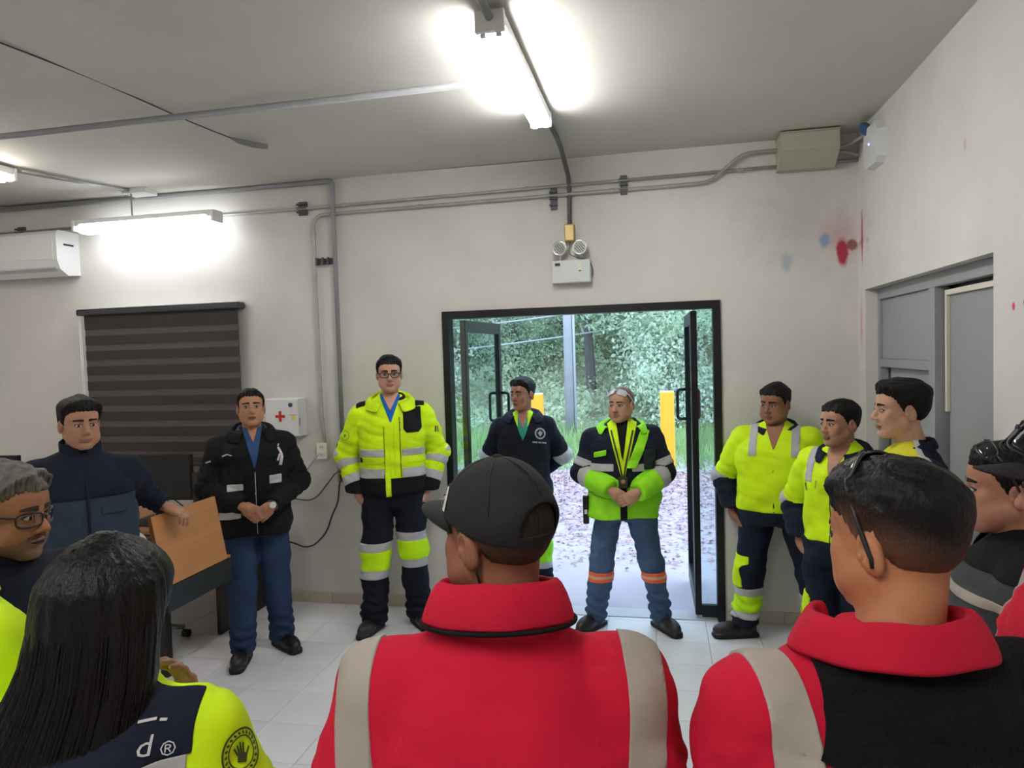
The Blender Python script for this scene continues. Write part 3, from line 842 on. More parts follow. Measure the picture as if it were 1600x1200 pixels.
for k, z in enumerate((3.3, 2.75)):
    pts = [(-7.5 + 15 * t, 16.0 + 5 * t, z - .9 + 2.6 * t - .5 * math.sin(PI * t)) for t in np.linspace(0, 1, 16)]
    tag(MB().tube(pts, .022, 6).build('overhead_cable', mat('pale_cable', (176, 186, 190), .6), None, smooth=True), ['upper', 'lower'][k] + ' pale overhead cable crossing in front of the trees', 'cable')
# ================================================================== implicit surfaces for figures
f32 = np.float32
def smin(a, b, k):
    h = np.clip(.5 + .5 * (b - a) / k, 0, 1)
    return b + (a - b) * h - k * h * (1 - h)
def smax(a, b, k):
    return -smin(-a, -b, k)
def v3(*a):
    return np.array(a, dtype=f32)
def seg(P, a, b):
    a = np.asarray(a, f32); ab = np.asarray(b, f32) - a
    t = np.clip(((P - a) @ ab) / max(1e-9, float(ab @ ab)), 0, 1)
    q = P - a - t[:, None] * ab
    return t, np.sqrt((q * q).sum(1))
def cone(P, a, b, ra, rb):
    t, d = seg(P, a, b)
    return d - (ra + (rb - ra) * t)
def fcone(P, a, b, ra, rb, n, k):
    """cone flattened by k along unit n"""
    n = np.asarray(n, f32); a = np.asarray(a, f32); b = np.asarray(b, f32)
    Q = P + ((P - a) @ n)[:, None] * n * (1 / k - 1)
    b2 = b + ((b - a) @ n) * n * (1 / k - 1)
    return cone(Q, a, b2, ra, rb) * min(1, k) 
def ell(P, c, r):
    q = (P - np.asarray(c, f32)) / np.asarray(r, f32)
    k0 = np.sqrt((q * q).sum(1)) + 1e-9
    q2 = q / np.asarray(r, f32)
    k1 = np.sqrt((q2 * q2).sum(1)) + 1e-9
    return k0 * (k0 - 1) / k1
def rbox(P, c, h, r):
    q = np.abs(P - np.asarray(c, f32)) - (np.asarray(h, f32) - r)
    return np.sqrt((np.maximum(q, 0) ** 2).sum(1)) + np.minimum(q.max(1), 0) - r
def loft(P, zs, rx, ry, cy, pw=2.3):
    z = P[:, 2]
    a = np.interp(z, zs, rx); b = np.interp(z, zs, ry); c = np.interp(z, zs, cy)
    q = ((np.abs(P[:, 0]) / a) ** pw + (np.abs(P[:, 1] - c) / b) ** pw) ** (1 / pw)
    d = (q - 1) * np.minimum(a, b)
    return np.maximum(d, np.maximum(zs[0] - z, z - zs[-1]))
def wav(P, amp, seed, fx=(13, 13, 20), n=5):
    r = np.random.RandomState(seed)
    d = np.zeros(len(P), f32)
    for i in range(n):
        k = r.normal(size=3) * np.array(fx); w = r.normal(size=3) * 9
        d += np.sin(P @ k.astype(f32) + 1.7 * np.sin(P @ w.astype(f32) + r.uniform(0, 6)) + r.uniform(0, 6))
    return d * (amp / math.sqrt(n))

def crease(P, amp, seed, fx=(9, 9, 22), n=4):
    r = np.random.RandomState(seed + 100)
    d = np.zeros(len(P), f32)
    for i in range(n):
        k = r.normal(size=3) * np.array(fx); w = r.normal(size=3) * 7
        gate = np.clip(np.sin(P @ (r.normal(size=3) * 7).astype(f32) + r.uniform(0, 6)), 0, 1)
        d += gate * (.55 - np.sqrt(np.abs(np.sin(P @ k.astype(f32) + 1.3 * np.sin(P @ w.astype(f32) + r.uniform(0, 6)) + r.uniform(0, 6)))))
    return d * amp

def axis(lo, hi, step, fines=()):
    x = lo; out = [lo]
    while x < hi:
        s = step
        for a, b, st in fines:
            if a - step * .5 < x < b: s = min(s, st)
        x += s; out.append(x)
    while (len(out) - 1) % 4: out.append(out[-1] + step)
    return np.array(out, f32)

def nets(fn, xs, ys, zs, blk=4):
    nx, ny, nz = len(xs), len(ys), len(zs)
    gx, gy, gz = np.meshgrid(xs[::blk], ys[::blk], zs[::blk], indexing='ij')
    Cc = fn(np.stack([gx.ravel(), gy.ravel(), gz.ravel()], 1).astype(f32)).reshape(gx.shape)
    dgx = np.diff(xs[::blk])[:, None, None]; dgy = np.diff(ys[::blk])[None, :, None]; dgz = np.diff(zs[::blk])[None, None, :]
    diag = np.sqrt(dgx ** 2 + dgy ** 2 + dgz ** 2)
    mn = None; 
    for i in (0, 1):
        for j in (0, 1):
            for k in (0, 1):
                c = np.abs(Cc[i:i + Cc.shape[0] - 1, j:j + Cc.shape[1] - 1, k:k + Cc.shape[2] - 1])
                mn = c if mn is None else np.minimum(mn, c)
    act = mn < diag * .9 + .010
    cells = act.repeat(blk, 0).repeat(blk, 1).repeat(blk, 2)
    nm = np.zeros((nx, ny, nz), bool)
    for i in (0, 1):
        for j in (0, 1):
            for k in (0, 1):
                nm[i:i + nx - 1, j:j + ny - 1, k:k + nz - 1] |= cells
    ci = np.minimum(np.arange(nx) // blk, Cc.shape[0] - 1); cj = np.minimum(np.arange(ny) // blk, Cc.shape[1] - 1); ck = np.minimum(np.arange(nz) // blk, Cc.shape[2] - 1)
    A = Cc[np.ix_(ci, cj, ck)].astype(f32)
    I, J, K = np.nonzero(nm)
    A[I, J, K] = fn(np.stack([xs[I], ys[J], zs[K]], 1).astype(f32))
    S = A < 0
    cnt = np.zeros((nx - 1, ny - 1, nz - 1), np.int8)
    for i in (0, 1):
        for j in (0, 1):
            for k in (0, 1):
                cnt += S[i:i + nx - 1, j:j + ny - 1, k:k + nz - 1]
    mix = (cnt > 0) & (cnt < 8)
    I, J, K = np.nonzero(mix)
    idx = -np.ones(mix.shape, np.int32); idx[I, J, K] = np.arange(len(I))
    acc = np.zeros((len(I), 3)); num = np.zeros(len(I))
    X = (xs, ys, zs)
    for ax in range(3):
        o = [0, 1, 2]; o.remove(ax)
        for p in (0, 1):
            for q in (0, 1):
                d0 = [0, 0, 0]; d0[o[0]] = p; d0[o[1]] = q
                d1 = list(d0); d1[ax] = 1
                a = A[I + d0[0], J + d0[1], K + d0[2]]; b = A[I + d1[0], J + d1[1], K + d1[2]]
                m = (a < 0) != (b < 0)
                t = np.where(m, a / np.where(m, a - b, 1), 0)
                ii = (I, J, K)
                pt = np.stack([X[c][ii[c] + d0[c]].astype(float) for c in range(3)], 1)
                pt[:, ax] += t * (X[ax][ii[ax] + 1] - X[ax][ii[ax]])
                acc[m] += pt[m]; num[m] += 1
    V = acc / num[:, None]
    Q = []
    for ax in range(3):
        sl0 = [slice(None)] * 3; sl1 = [slice(None)] * 3
        sl0[ax] = slice(0, -1); sl1[ax] = slice(1, None)
        ch = S[tuple(sl0)] != S[tuple(sl1)]
        i, j, k = np.nonzero(ch)
        g = [i, j, k]; o = [0, 1, 2]; o.remove(ax); u, w = o
        ok = (g[u] > 0) & (g[w] > 0) & (g[u] < (nx - 1, ny - 1, nz - 1)[u]) & (g[w] < (nx - 1, ny - 1, nz - 1)[w])
        g = [a[ok] for a in g]
        s = S[g[0], g[1], g[2]]
        def cell(du, dw):
            h = [a.copy() for a in g]; h[u] = h[u] - du; h[w] = h[w] - dw
            return idx[h[0], h[1], h[2]]
        q = np.stack([cell(1, 1), cell(0, 1), cell(0, 0), cell(1, 0)], 1)
        flip = s if ax != 1 else ~s
        q[~flip] = q[~flip][:, ::-1]
        Q.append(q)
    Q = np.concatenate(Q)
    return V, Q

class Surf:
    """mesh grown from a field, kept with its normals for cutting patches out of it"""
    def __init__(s, fn, box, step, fines=((), (), ())):
        xs, ys, zs = [axis(box[i][0], box[i][1], step, fines[i]) for i in range(3)]
        V, Q = nets(fn, xs, ys, zs)
        P = V.astype(f32)
        d = fn(P)
        A, B, C, D = V[Q[:, 0]], V[Q[:, 1]], V[Q[:, 2]], V[Q[:, 3]]
        fnm = np.cross(C - A, D - B)
        G = np.zeros_like(V)
        for c in range(3):
            w = fnm[:, c]
            for k in range(4): G[:, c] += np.bincount(Q[:, k], w, len(V))
        s.N = G / (np.linalg.norm(G, axis=1)[:, None] + 1e-12)
        s.V = V - s.N * np.clip(d, -.35 * step, .35 * step)[:, None] * .8
        s.Q = Q
    def cluster(s, mask, cell):
        """merge the hidden vertices on a coarse lattice"""
        key = np.floor(s.V / cell).astype(np.int64)
        kk = (key[:, 0] + 500) * 4000000 + (key[:, 1] + 500) * 2000 + key[:, 2] + 500
        kk = np.where(mask, kk, -1 - np.arange(len(kk)))
        u, inv = np.unique(kk, return_inverse=True)
        inv = inv.reshape(-1); n = len(u); c = np.bincount(inv, minlength=n)[:, None]
        s.V = np.stack([np.bincount(inv, s.V[:, i], n) for i in range(3)], 1) / c
        s.N = np.stack([np.bincount(inv, s.N[:, i], n) for i in range(3)], 1); s.N /= np.linalg.norm(s.N, axis=1)[:, None] + 1e-12
        Q = inv[s.Q]
        same = (Q == np.roll(Q, -1, 1)).sum(1)
        ok = (same == 0) & (Q[:, 0] != Q[:, 2]) & (Q[:, 1] != Q[:, 3])
        Q4 = Q[ok]
        B = Q[(same == 1)]
        T = []
        for r in B:
            t = [r[0]] + [x for i, x in enumerate(r[1:]) if x != r[i]]
            if t[0] == t[-1]: t = t[:-1]
            if len(set(t)) == 3: T.append(t)
        s.T3 = np.array(T, dtype=np.int64).reshape(-1, 3)
        # drop duplicate faces
        if len(s.T3): s.T3 = s.T3[np.unique(np.sort(s.T3, 1), axis=0, return_index=True)[1]]
        s.Q = Q4[np.unique(np.sort(Q4, 1), axis=0, return_index=True)[1]]
    def obj(s, name, m, parent):
        if getattr(s, 'T3', None) is not None and len(s.T3):
            return link(name, np_mesh(name, s.V, s.Q.tolist() + s.T3.tolist()), parent, m, True)
        return link(name, np_mesh(name, s.V, s.Q), parent, m, True)
    def bvh(s):
        if not hasattr(s, '_b'):
            s._b = BVHTree.FromPolygons([tuple(v) for v in s.V], s.Q.tolist())
        return s._b
    def patch(s, f, name, m, parent, off=.002, rim=True):
        T = np.concatenate([s.Q[:, [0, 1, 2]], s.Q[:, [0, 2, 3]]])
        f = np.asarray(f, float)
        f = np.where(np.abs(f) < 1e-7, 1e-7, f)
        ins = f[T] < 0
        c = ins.sum(1)
        tris = [T[c == 3]]
        n0 = len(s.V)
        keys = []; newt = []
        # gather cut edges
        def roll(Tm, im):
            return np.stack([np.take_along_axis(Tm, ((im + k) % 3)[:, None], 1)[:, 0] for k in range(3)], 1)
        T1 = T[c == 1]
        if len(T1):
            T1 = roll(T1, ins[c == 1].argmax(1))
        T2 = T[c == 2]
        if len(T2):
            T2 = roll(T2, (~ins[c == 2]).argmax(1))
        edges = []
        if len(T1): edges += [T1[:, [0, 1]], T1[:, [0, 2]]]
        if len(T2): edges += [T2[:, [0, 1]], T2[:, [0, 2]]]
        if edges:
            E = np.sort(np.concatenate(edges), 1)
            U, inv = np.unique(E, axis=0, return_inverse=True)
            inv = inv.reshape(-1)
            a, b = f[U[:, 0]], f[U[:, 1]]
            t = (a / (a - b))[:, None]
            VV = np.concatenate([s.V, s.V[U[:, 0]] * (1 - t) + s.V[U[:, 1]] * t])
            NN = np.concatenate([s.N, s.N[U[:, 0]] * (1 - t) + s.N[U[:, 1]] * t])
            p = 0
            if len(T1):
                m1 = len(T1); e1 = inv[p:p + m1] + n0; e2 = inv[p + m1:p + 2 * m1] + n0; p += 2 * m1
                tris.append(np.stack([T1[:, 0], e1, e2], 1))
            if len(T2):
                m2 = len(T2); e1 = inv[p:p + m2] + n0; e2 = inv[p + m2:p + 2 * m2] + n0
                tris.append(np.stack([e1, T2[:, 1], T2[:, 2]], 1)); tris.append(np.stack([e1, T2[:, 2], e2], 1))
        else:
            VV, NN = s.V, s.N
        TT = np.concatenate(tris)
        if len(TT) == 0: return None
        u, inv = np.unique(TT.ravel(), return_inverse=True)
        TT = inv.reshape(-1, 3)
        Vb, Nb = VV[u], NN[u]
        Vo = Vb + Nb * off
        if rim:
            E = np.concatenate([TT[:, [0, 1]], TT[:, [1, 2]], TT[:, [2, 0]]])
            key = np.sort(E, 1)
            _, first, cn = np.unique(key, axis=0, return_index=True, return_counts=True)
            B = E[first[cn == 1]]
            bu, bi = np.unique(B.ravel(), return_inverse=True)
            bi = bi.reshape(-1, 2) + len(Vo)
            Vo = np.concatenate([Vo, Vb[bu] - Nb[bu] * .002])
            TT = np.concatenate([TT, np.stack([B[:, 1], B[:, 0], bi[:, 0]], 1), np.stack([B[:, 1], bi[:, 0], bi[:, 1]], 1)])
        return link(name, np_mesh(name, Vo, TT), parent, m, True)

def sheet(name, pts, thick, m, parent, closed=False, flip=False):
    """solid sheet from a grid of points [rows][cols]; closed joins the last column to the first"""
    P = np.asarray(pts, float); R, C = P.shape[:2]
    du = np.gradient(P, axis=1) if not closed else (np.roll(P, -1, 1) - np.roll(P, 1, 1))
    dv = np.gradient(P, axis=0)
    N = np.cross(du, dv); N /= np.linalg.norm(N, axis=2)[..., None] + 1e-9
    if flip: N = -N
    A = (P + N * thick / 2).reshape(-1, 3); B = (P - N * thick / 2).reshape(-1, 3)
    n = R * C; F = []
    cc = C if closed else C - 1
    for r in range(R - 1):
        for c in range(cc):
            a, b2, c2, d = r * C + c, r * C + (c + 1) % C, (r + 1) * C + (c + 1) % C, (r + 1) * C + c
            F.append([a, b2, c2, d]); F.append([n + d, n + c2, n + b2, n + a])
    def side(l):
        for x, y in l: F.append([y, x, n + x, n + y])
    side([(c, (c + 1) % C) for c in range(cc)]); side([((R - 1) * C + (c + 1) % C, (R - 1) * C + c) for c in range(cc)])
    if not closed:
        side([((r + 1) * C, r * C) for r in range(R - 1)]); side([(r * C + C - 1, (r + 1) * C + C - 1) for r in range(R - 1)])
    me = np_mesh(name, np.concatenate([A, B]), F)
    bm = bmesh.new(); bm.from_mesh(me); bmesh.ops.recalc_face_normals(bm, faces=bm.faces); bm.to_mesh(me); bm.free()
    return link(name, me, parent, m, True)
# ================================================================== figures
def rotm(yaw, pitch, roll):
    return np.array(Matrix.Rotation(math.radians(yaw), 3, 'Z') @ Matrix.Rotation(math.radians(-pitch), 3, 'X') @ Matrix.Rotation(math.radians(roll), 3, 'Y'), dtype=f32)
def unit(v):
    v = np.asarray(v, f32); return v / np.linalg.norm(v)

def cranium(q):
    d = ell(q, (0, .012, .03), (.075, .096, .086))
    return smin(d, ell(q, (0, -.042, .042), (.060, .046, .046)), .03)
def head_field(q, fat=0., nose=1., female=False):
    ax = np.abs(q[:, 0])
    m = np.stack([ax, q[:, 1], q[:, 2]], 1)
    d = cranium(q)
    d = smin(d, ell(q, (0, -.028, -.042), (.057 + .008 * fat, .062, .073)), .03)
    d = smin(d, cone(m, (.050 + .006 * fat, .0, -.05), (.016, -.06, -.098 - .004 * fat), .021 + .005 * fat, .017), .025)
    d = smin(d, ell(q, (0, -.073, -.1), (.02, .016, .016)), .015)
    d = smin(d, ell(m, (.037, -.06, -.022), (.026, .021, .026)), .018)
    if fat: d = smin(d, ell(m, (.042, -.042, -.062), (.026 + .008 * fat, .03, .03)), .025)
    d = smin(d, cone(m, (.008, -.081, .019), (.042, -.072, .021), .0095, .008), .012)
    d = smax(d, -ell(m, (.031, -.098, .003), (.018, .0155, .012)), .010)
    d = smin(d, ell(m, (.031, -.0768, .001), (.0145, .0132, .0105)), .004)
    n = cone(q, (0, -.084, .012), (0, -.105 * (.97 + .03 * nose), -.030), .007, .0112 * nose)
    d = smin(d, n, .012)
    d = smin(d, ell(m, (.0115 * nose, -.094, -.036), (.0085, .011, .008)), .006)
    d = smin(d, ell(q, (0, -.0875, -.0622), (.023, .0095, .0056)), .005)
    d = smin(d, ell(q, (0, -.0868, -.0722), (.020, .0095, .0064)), .005)
    d = smax(d, -cone(q, (-.019, -.0985, -.0670), (.019, -.0985, -.0670), .0028, .0028), .003)
    e = ell(m + np.stack([0 * ax, .22 * (q[:, 2] + .008), -.15 * (m[:, 0] - .079)], 1), (.078, .013, -.008), (.0115, .021, .033))
    e = smax(e, -ell(m, (.0900, .006, -.004), (.0095, .0115, .020)), .003)
    e = smin(e, ell(m, (.083, .000, -.014), (.006, .005, .007)), .004)
    return smin(d, e, .007)

def hand_field(P, w, d, n, side, curl, sc=1., thumb=.6):
    """wrist w, finger direction d, back-of-hand normal n, side = +1/-1 for the thumb side"""
    d = unit(d); n = np.asarray(n, f32); n = unit(n - d * float(n @ d)); x = np.cross(d, n) * side
    w = np.asarray(w, f32)
    B = np.stack([x, d, n], 1)
    q = (P - w) @ B / sc
    f = rbox(q, (0.0, .052, 0), (.040, .046, .0135), .012)
    f = smin(f, cone(q, (0, -.02, 0), (0, .03, 0), .024, .026), .02)
    f = smin(f, ell(q, (.026, .034, -.008), (.017, .028, .015)), .012)
    for i, (bx, L, r) in enumerate(((.0295, .074, .0092), (.010, .083, .0095), (-.0098, .077, .0090), (-.0285, .060, .0080))):
        p = np.array([bx, .092 - abs(i - 1) * .004, 0], f32); a = 0.
        c = curl[i] if isinstance(curl, (tuple, list)) else curl
        for sgm, bnd in zip((.46, .30, .24), (.75, 1.1, .8)):
            a += c * bnd
            p2 = p + np.array([bx * .06 * (1 - c), math.cos(a), -math.sin(a)], f32) * L * sgm
            f = smin(f, cone(q, p, p2, r, r * .93), .006)
            p = p2; r *= .93
    p = np.array([.034, .026, -.006], f32); a = thumb
    p2 = p + np.array([math.sin(a) * .040, math.cos(a) * .040, -.008], f32)
    p3 = p2 + np.array([math.sin(a * .55) * .034, math.cos(a * .55) * .034, -.010], f32)
    f = smin(f, cone(q, p, p2, .0125, .0108), .012)
    f = smin(f, cone(q, p2, p3, .0106, .0088), .005)
    return f * sc

def skin_mat(name, rgb):
    m = mat('skin_' + name, rgb, .52, var=.07, vscale=30, bump=.08, bscale=220, spec=.35)
    b = m.node_tree.nodes['Principled BSDF']
    b.inputs['Subsurface Weight'].default_value = .06
    b.inputs['Subsurface Radius'].default_value = (.01, .004, .002)
    return m

M_EYEW = mat('eye_white', (176, 168, 160), .3)
M_IRIS = mat('iris_dark_brown', (38, 24, 18), .2)
M_LASH = mat('lash_dark', (28, 20, 18), .6)

def inbox(P, pts, m):
    A = np.array(pts); lo = A.min(0) - m; hi = A.max(0) + m
    return ((P > lo) & (P < hi)).all(1)

class Fig:
    def __init__(s, label, xy, heading, H, skin, bw=1., belly=0., fat=0., head=(0, 0, 0), hs=1., hoff=(0, 0, 0), arms=None, feet=None, res=.0045, nose=1., lean=0., hands_vis=True, neckfat=0., female=False):
        s.root = empty('person', (xy[0], xy[1], 0), label, 'person', 'people gathered in the room', math.radians(heading))
        s.H = H; k = s.s = H / 1.75; s.bw = bw; s.belly = belly; s.fat = fat; s.hs = hs; s.nose = nose; s.res = res
        s.R = rotm(*head)
        s.hc = np.array([hoff[0], -.022 + hoff[1], H - .117 * hs + hoff[2]], f32)
        s.sh = {-1: v3(-.178 * k * bw, .014, 1.372 * k), 1: v3(.178 * k * bw, .014, 1.372 * k)}
        A = {-1: ((-.255, .035, 1.12), (-.265, -.06, .87), (-.05, -.1, -1), (-.9, -.1, 0), .25, .5), 1: ((.255, .035, 1.12), (.265, -.06, .87), (.05, -.1, -1), (.9, -.1, 0), .25, .5)}
        for q, v in (arms or {}).items(): A[q] = v
        s.arm_d = A
        s.el = {q: np.array(A[q][0], f32) for q in A}; s.wr = {q: np.array(A[q][1], f32) for q in A}
        F = {-1: ((-.095, .0, .93), (-.105, -.02, .50), (-.115, .03, .10), -14), 1: ((.095, .0, .93), (.105, -.02, .50), (.115, .03, .10), 14)}
        for q, v in (feet or {}).items(): F[q] = v
        s.leg = {q: [np.array(p, f32) * (k if F[q][3] is not None else 1) for p in F[q][:3]] for q in F}
        for q in F:
            s.leg[q] = [np.array([p[0], p[1], p[2] * k], f32) for p in F[q][:3]]
        s.foot_ang = {q: F[q][3] for q in F}
        s.skin = skin
        s.body(hands_vis)
    # -- geometry shared by body and clothes
    def torso_profile(s, ease, boxy=0.):
        k = s.s; B = s.belly
        zs = np.array([.66, .80, .93, 1.03, 1.12, 1.25, 1.33, 1.39, 1.44, 1.51]) * k
        rx = np.array([.17, .172, .175, .166, .160, .168, .172, .140, .090, .026]) * s.bw
        ry = np.array([.115, .12, .122, .113, .110, .118, .120, .104, .078, .028]) * (.5 + .5 * s.bw)
        cy = np.array([.01, .01, .005, .0, .0, .0, .004, .012, .018, .024])
        bl = np.array([0, .3, .75, 1, 1, .7, .35, .1, 0, 0]) * B
        rx = rx + bl * .45; ry = ry + bl * .6; cy = cy - bl * .5
        if boxy:
            mx = np.maximum(rx, rx[6] * .98); my = np.maximum(ry, ry[6] * .98)
            lo = np.arange(10) < 6
            rx = np.where(lo, rx + (mx - rx) * boxy, rx); ry = np.where(lo, ry + (my - ry) * boxy, ry)
        return zs, rx + ease, ry + ease, cy
    def toq(s, P):
        return ((P - s.hc) @ s.R / s.hs).astype(f32)
    def fromq(s, q):
        return np.asarray(q) * s.hs @ s.R.T + s.hc
    def arm(s, P, q):
        t1, d1 = seg(P, s.sh[q], s.el[q]); t2, d2 = seg(P, s.el[q], s.wr[q])
        # extend below the wrist so that cuffs stay ordered
        return np.where(d1 < d2, t1, 1 + t2), np.minimum(d1, d2)
    def body_field(s, P):
        k = s.s
        zs, rx, ry, cy = s.torso_profile(-.024)
        d = np.full(len(P), .3, f32)
        def put(m, f, kk):
            if m.any(): d[m] = smin(d[m], f(P[m]), kk)
        m = (P[:, 2] > .70 * k) & (P[:, 2] < 1.62 * k)
        put(m, lambda p: smax(loft(p, zs, rx, ry, cy), .86 * k - p[:, 2], .03), .001)
        for q in (-1, 1):
            put(m, lambda p: cone(p, (q * .04, .018, 1.445 * k), s.sh[q] - v3(q * .01, 0, .01), .030, .044), .03)
            put(inbox(P, (s.sh[q], s.el[q], s.wr[q]), .12), lambda p: smin(cone(p, s.sh[q] - v3(q * .01, 0, .01), s.el[q], .044, .037), cone(p, s.el[q], s.wr[q], .038, .025), .015), .010)
            ad = s.arm_d[q]
            hcn = s.wr[q] + unit(ad[2]) * .08
            put(((P - hcn) ** 2).sum(1) < .17 ** 2, lambda p: hand_field(p, s.wr[q], ad[2], ad[3], ad[6] if len(ad) > 6 else -q, ad[4], k * .97 + .02, ad[5]), .012)
            h, kn, an = s.leg[q]
            def lg(p):
                l = smin(cone(p, h, kn, .078, .05), cone(p, kn, an, .048, .033), .02)
                fa = math.radians(s.foot_ang[q])
                return smin(l, cone(p, an, an + v3(math.sin(fa) * .09, -math.cos(fa) * .09, -.05 * k), .030, .020), .02)
            put(P[:, 2] < 1.08 * k, lg, .02)
        nb = s.fromq(v3(0, .018, -.055))
        m = P[:, 2] > 1.38 * k
        def hd(p):
            q = s.toq(p)
            f = np.sqrt((q * q).sum(1)) - .10
            near = f < .09
            if near.any(): f[near] = head_field(q[near], s.fat, s.nose)
            return smin(f * s.hs, cone(p, nb, (0, .028, 1.44 * k), .053 + .008 * s.fat, .060 + .008 * s.fat), .022)
        put(m, hd, .03)
        return d
    def body(s, hands_vis):
        lo = [-.42, -.35, -.0]; hi = [.42, .35, s.H + .03]
        pts = [s.wr[q] for q in (-1, 1)] + [s.el[q] for q in (-1, 1)]
        fx = [(s.hc[0] - .11, s.hc[0] + .11, s.res)]; fy = [(s.hc[1] - .13, s.hc[1] + .13, s.res)]; fz = [(s.hc[2] - .14, s.hc[2] + .14, s.res)]
        for p in pts:
            for i in range(3):
                lo[i] = min(lo[i], p[i] - .16); hi[i] = max(hi[i], p[i] + .16)
        lo[2] = -.0
        if hands_vis:
            for q in (-1, 1):
                c = s.wr[q] + unit(s.arm_d[q][2]) * .08
                fx.append((c[0] - .10, c[0] + .10, .0055)); fy.append((c[1] - .10, c[1] + .10, .0055)); fz.append((c[2] - .10, c[2] + .10, .0055))
        s.g = Surf(s.body_field, list(zip(lo, hi)), .016, (fx, fy, fz))
        keep = s.g.V[:, 2] > s.hc[2] - .16
        if hands_vis:
            for q in (-1, 1):
                keep |= ((s.g.V - (s.wr[q] + unit(s.arm_d[q][2]) * .08)) ** 2).sum(1) < .14 ** 2
        s.g.cluster(~keep, .022)
        s.bo = s.g.obj('body', s.skin, s.root)
        s.q = s.toq(s.g.V.astype(f32))
        s.face()
    def face(s, brow=None, brow_t=.0042):
        q = s.q; x, y, z = q[:, 0], q[:, 1], q[:, 2]
        back = np.maximum(y + .05, np.abs(z) - .13) * 1.0
        back = np.where(np.abs(x) > .2, 1., back)
        for sd in (-1, 1):
            u = (x - sd * .031); w = z - .0005 - .03 * np.abs(u) * 0
            def el(a, b, dz=0): return (np.sqrt((u / a) ** 2 + ((w - dz) / b) ** 2) - 1) * b
            s.g.patch(np.maximum(el(.0165, .0078, .0015), back), 'eyelid', M_LASH, s.bo, .0003, False)
            s.g.patch(np.maximum(el(.0140, .0052), back), 'eye', M_EYEW, s.bo, .0008, False)
            ir = np.sqrt(u ** 2 + w ** 2) - .0056
            s.g.patch(np.maximum(np.maximum(ir, el(.0140, .0052)), back), 'iris', M_IRIS, s.bo, .0012, False)
    def brows(s, m, t=.0045, dz=0.):
        x, y, z = s.q.T
        for sd in (-1, 1):
            u = (x * sd - .031)
            zc = .0215 + dz + .004 * np.cos(u / .022) + .05 * np.minimum(u, 0) * .0
            f = np.maximum(np.abs(z - zc) - t * (1 - .35 * np.clip(u / .02, -1, 1)), np.abs(u) - .0205)
            s.g.patch(np.maximum(f, y + .04), 'eyebrow', m, s.bo, .0015, True)
    def lips(s, m, opened=0.):
        x, y, z = s.q.T
        f = np.maximum(np.sqrt((x / .0245) ** 2 + ((z + .0672) / .0105) ** 2) - 1, 0) 
        f = (np.sqrt((x / .0245) ** 2 + ((z + .0672) / .0105) ** 2) - 1) * .0105
        s.g.patch(np.maximum(f, y + .055), 'lips', m, s.bo, .0005, False)
        g = (np.sqrt((x / .021) ** 2 + ((z + .0668) / (.0013 + opened)) ** 2) - 1) * (.0013 + opened)
        s.g.patch(np.maximum(g, y + .055), 'mouth_line', M_LASH, s.bo, .0011, False)
    def beard(s, m, stache=True, goatee=False, jaw=False):
        x, y, z = s.q.T
        f = np.full(len(x), 1.)
        if stache: f = np.minimum(f, np.maximum(np.abs(z + .0520 + .18 * np.abs(x)) - .0062, np.abs(x) - .031))
        if goatee: f = np.minimum(f, np.maximum(np.sqrt((x / .03) ** 2 + ((z + .098) / .016) ** 2) * .016 - .016, z + .082))
        if jaw: f = np.minimum(f, np.maximum(np.maximum(z + .045 + .3 * np.abs(x), y - .01), -.112 - z))
        lip = (np.sqrt((x / .0245) ** 2 + ((z + .0672) / .0105) ** 2) - 1) * .0105
        f = np.maximum(f, -lip)
        s.g.patch(np.maximum(f, np.maximum(y + .0, np.abs(x) - .09)), 'facial_hair', m, s.bo, .0008, False)
    def hair(s, m, top=.020, side=.008, fringe=.066, temple=.03, back=-.068, res=None, rough=.0025, seed=1, fade=False, recede=0., quiff=0., name='hair'):
        ths = np.array([0, 22, 42, 58, 68, 80, 90, 99, 112, 130, 180.])
        hz = np.array([fringe, fringe + .002 + recede, fringe - .006 + recede, temple + .012, temple - .012, -.012, .012, .026, -.02, back * .8, back])
        def fn(q):
            x, y, z = q.T
            th = np.degrees(np.arctan2(np.abs(x), -(y - .005)))
            t = np.clip((z - .02) / .07, 0, 1); t = t * t * (3 - 2 * t)
            tau = side + (top - side) * t + quiff * np.exp(-((y + .07) / .035) ** 2 - ((z - .1) / .035) ** 2)
            h = np.interp(th, ths, hz) + .003 * np.sin(th * .9) + .002 * np.sin(x * 330)
            tau = tau * np.clip(.15 + (z - h) / np.interp(th, [0, 50, 80], [.055, .045, .035]), .15, 1)
            d = cranium(q) - tau
            d = d + wav(q, rough, seed, (60, 30, 60), 5) * (.3 + .7 * t) + wav(q, rough * .5, seed + 3, (190, 60, 190), 4) * t
            return smax(d, h - z, .006)
        S = Surf(fn, [(-.12, .12), (-.14, .15), (-.1, .16)], res or .0045)
        q0 = S.V.copy()
        S.V = s.fromq(S.V); S.N = S.N @ s.R.T
        s.hg = S; s.hq = q0
        o = S.obj(name, m, s.root)
        if fade:
            a = o.data.attributes.new('fade', 'FLOAT', 'POINT')
            th = np.degrees(np.arctan2(np.abs(q0[:, 0]), -(q0[:, 1] - .005)))
            v = np.clip((q0[:, 2] - np.interp(th, [0, 60, 80, 110, 180], [-.1, .0, -.03, -.05, -.085])) / np.interp(th, [0, 60, 80, 110, 180], [.05, .09, .13, .125, .11]), 0, 1)
            a.data.foreach_set('value', v.astype(f32))
        return o
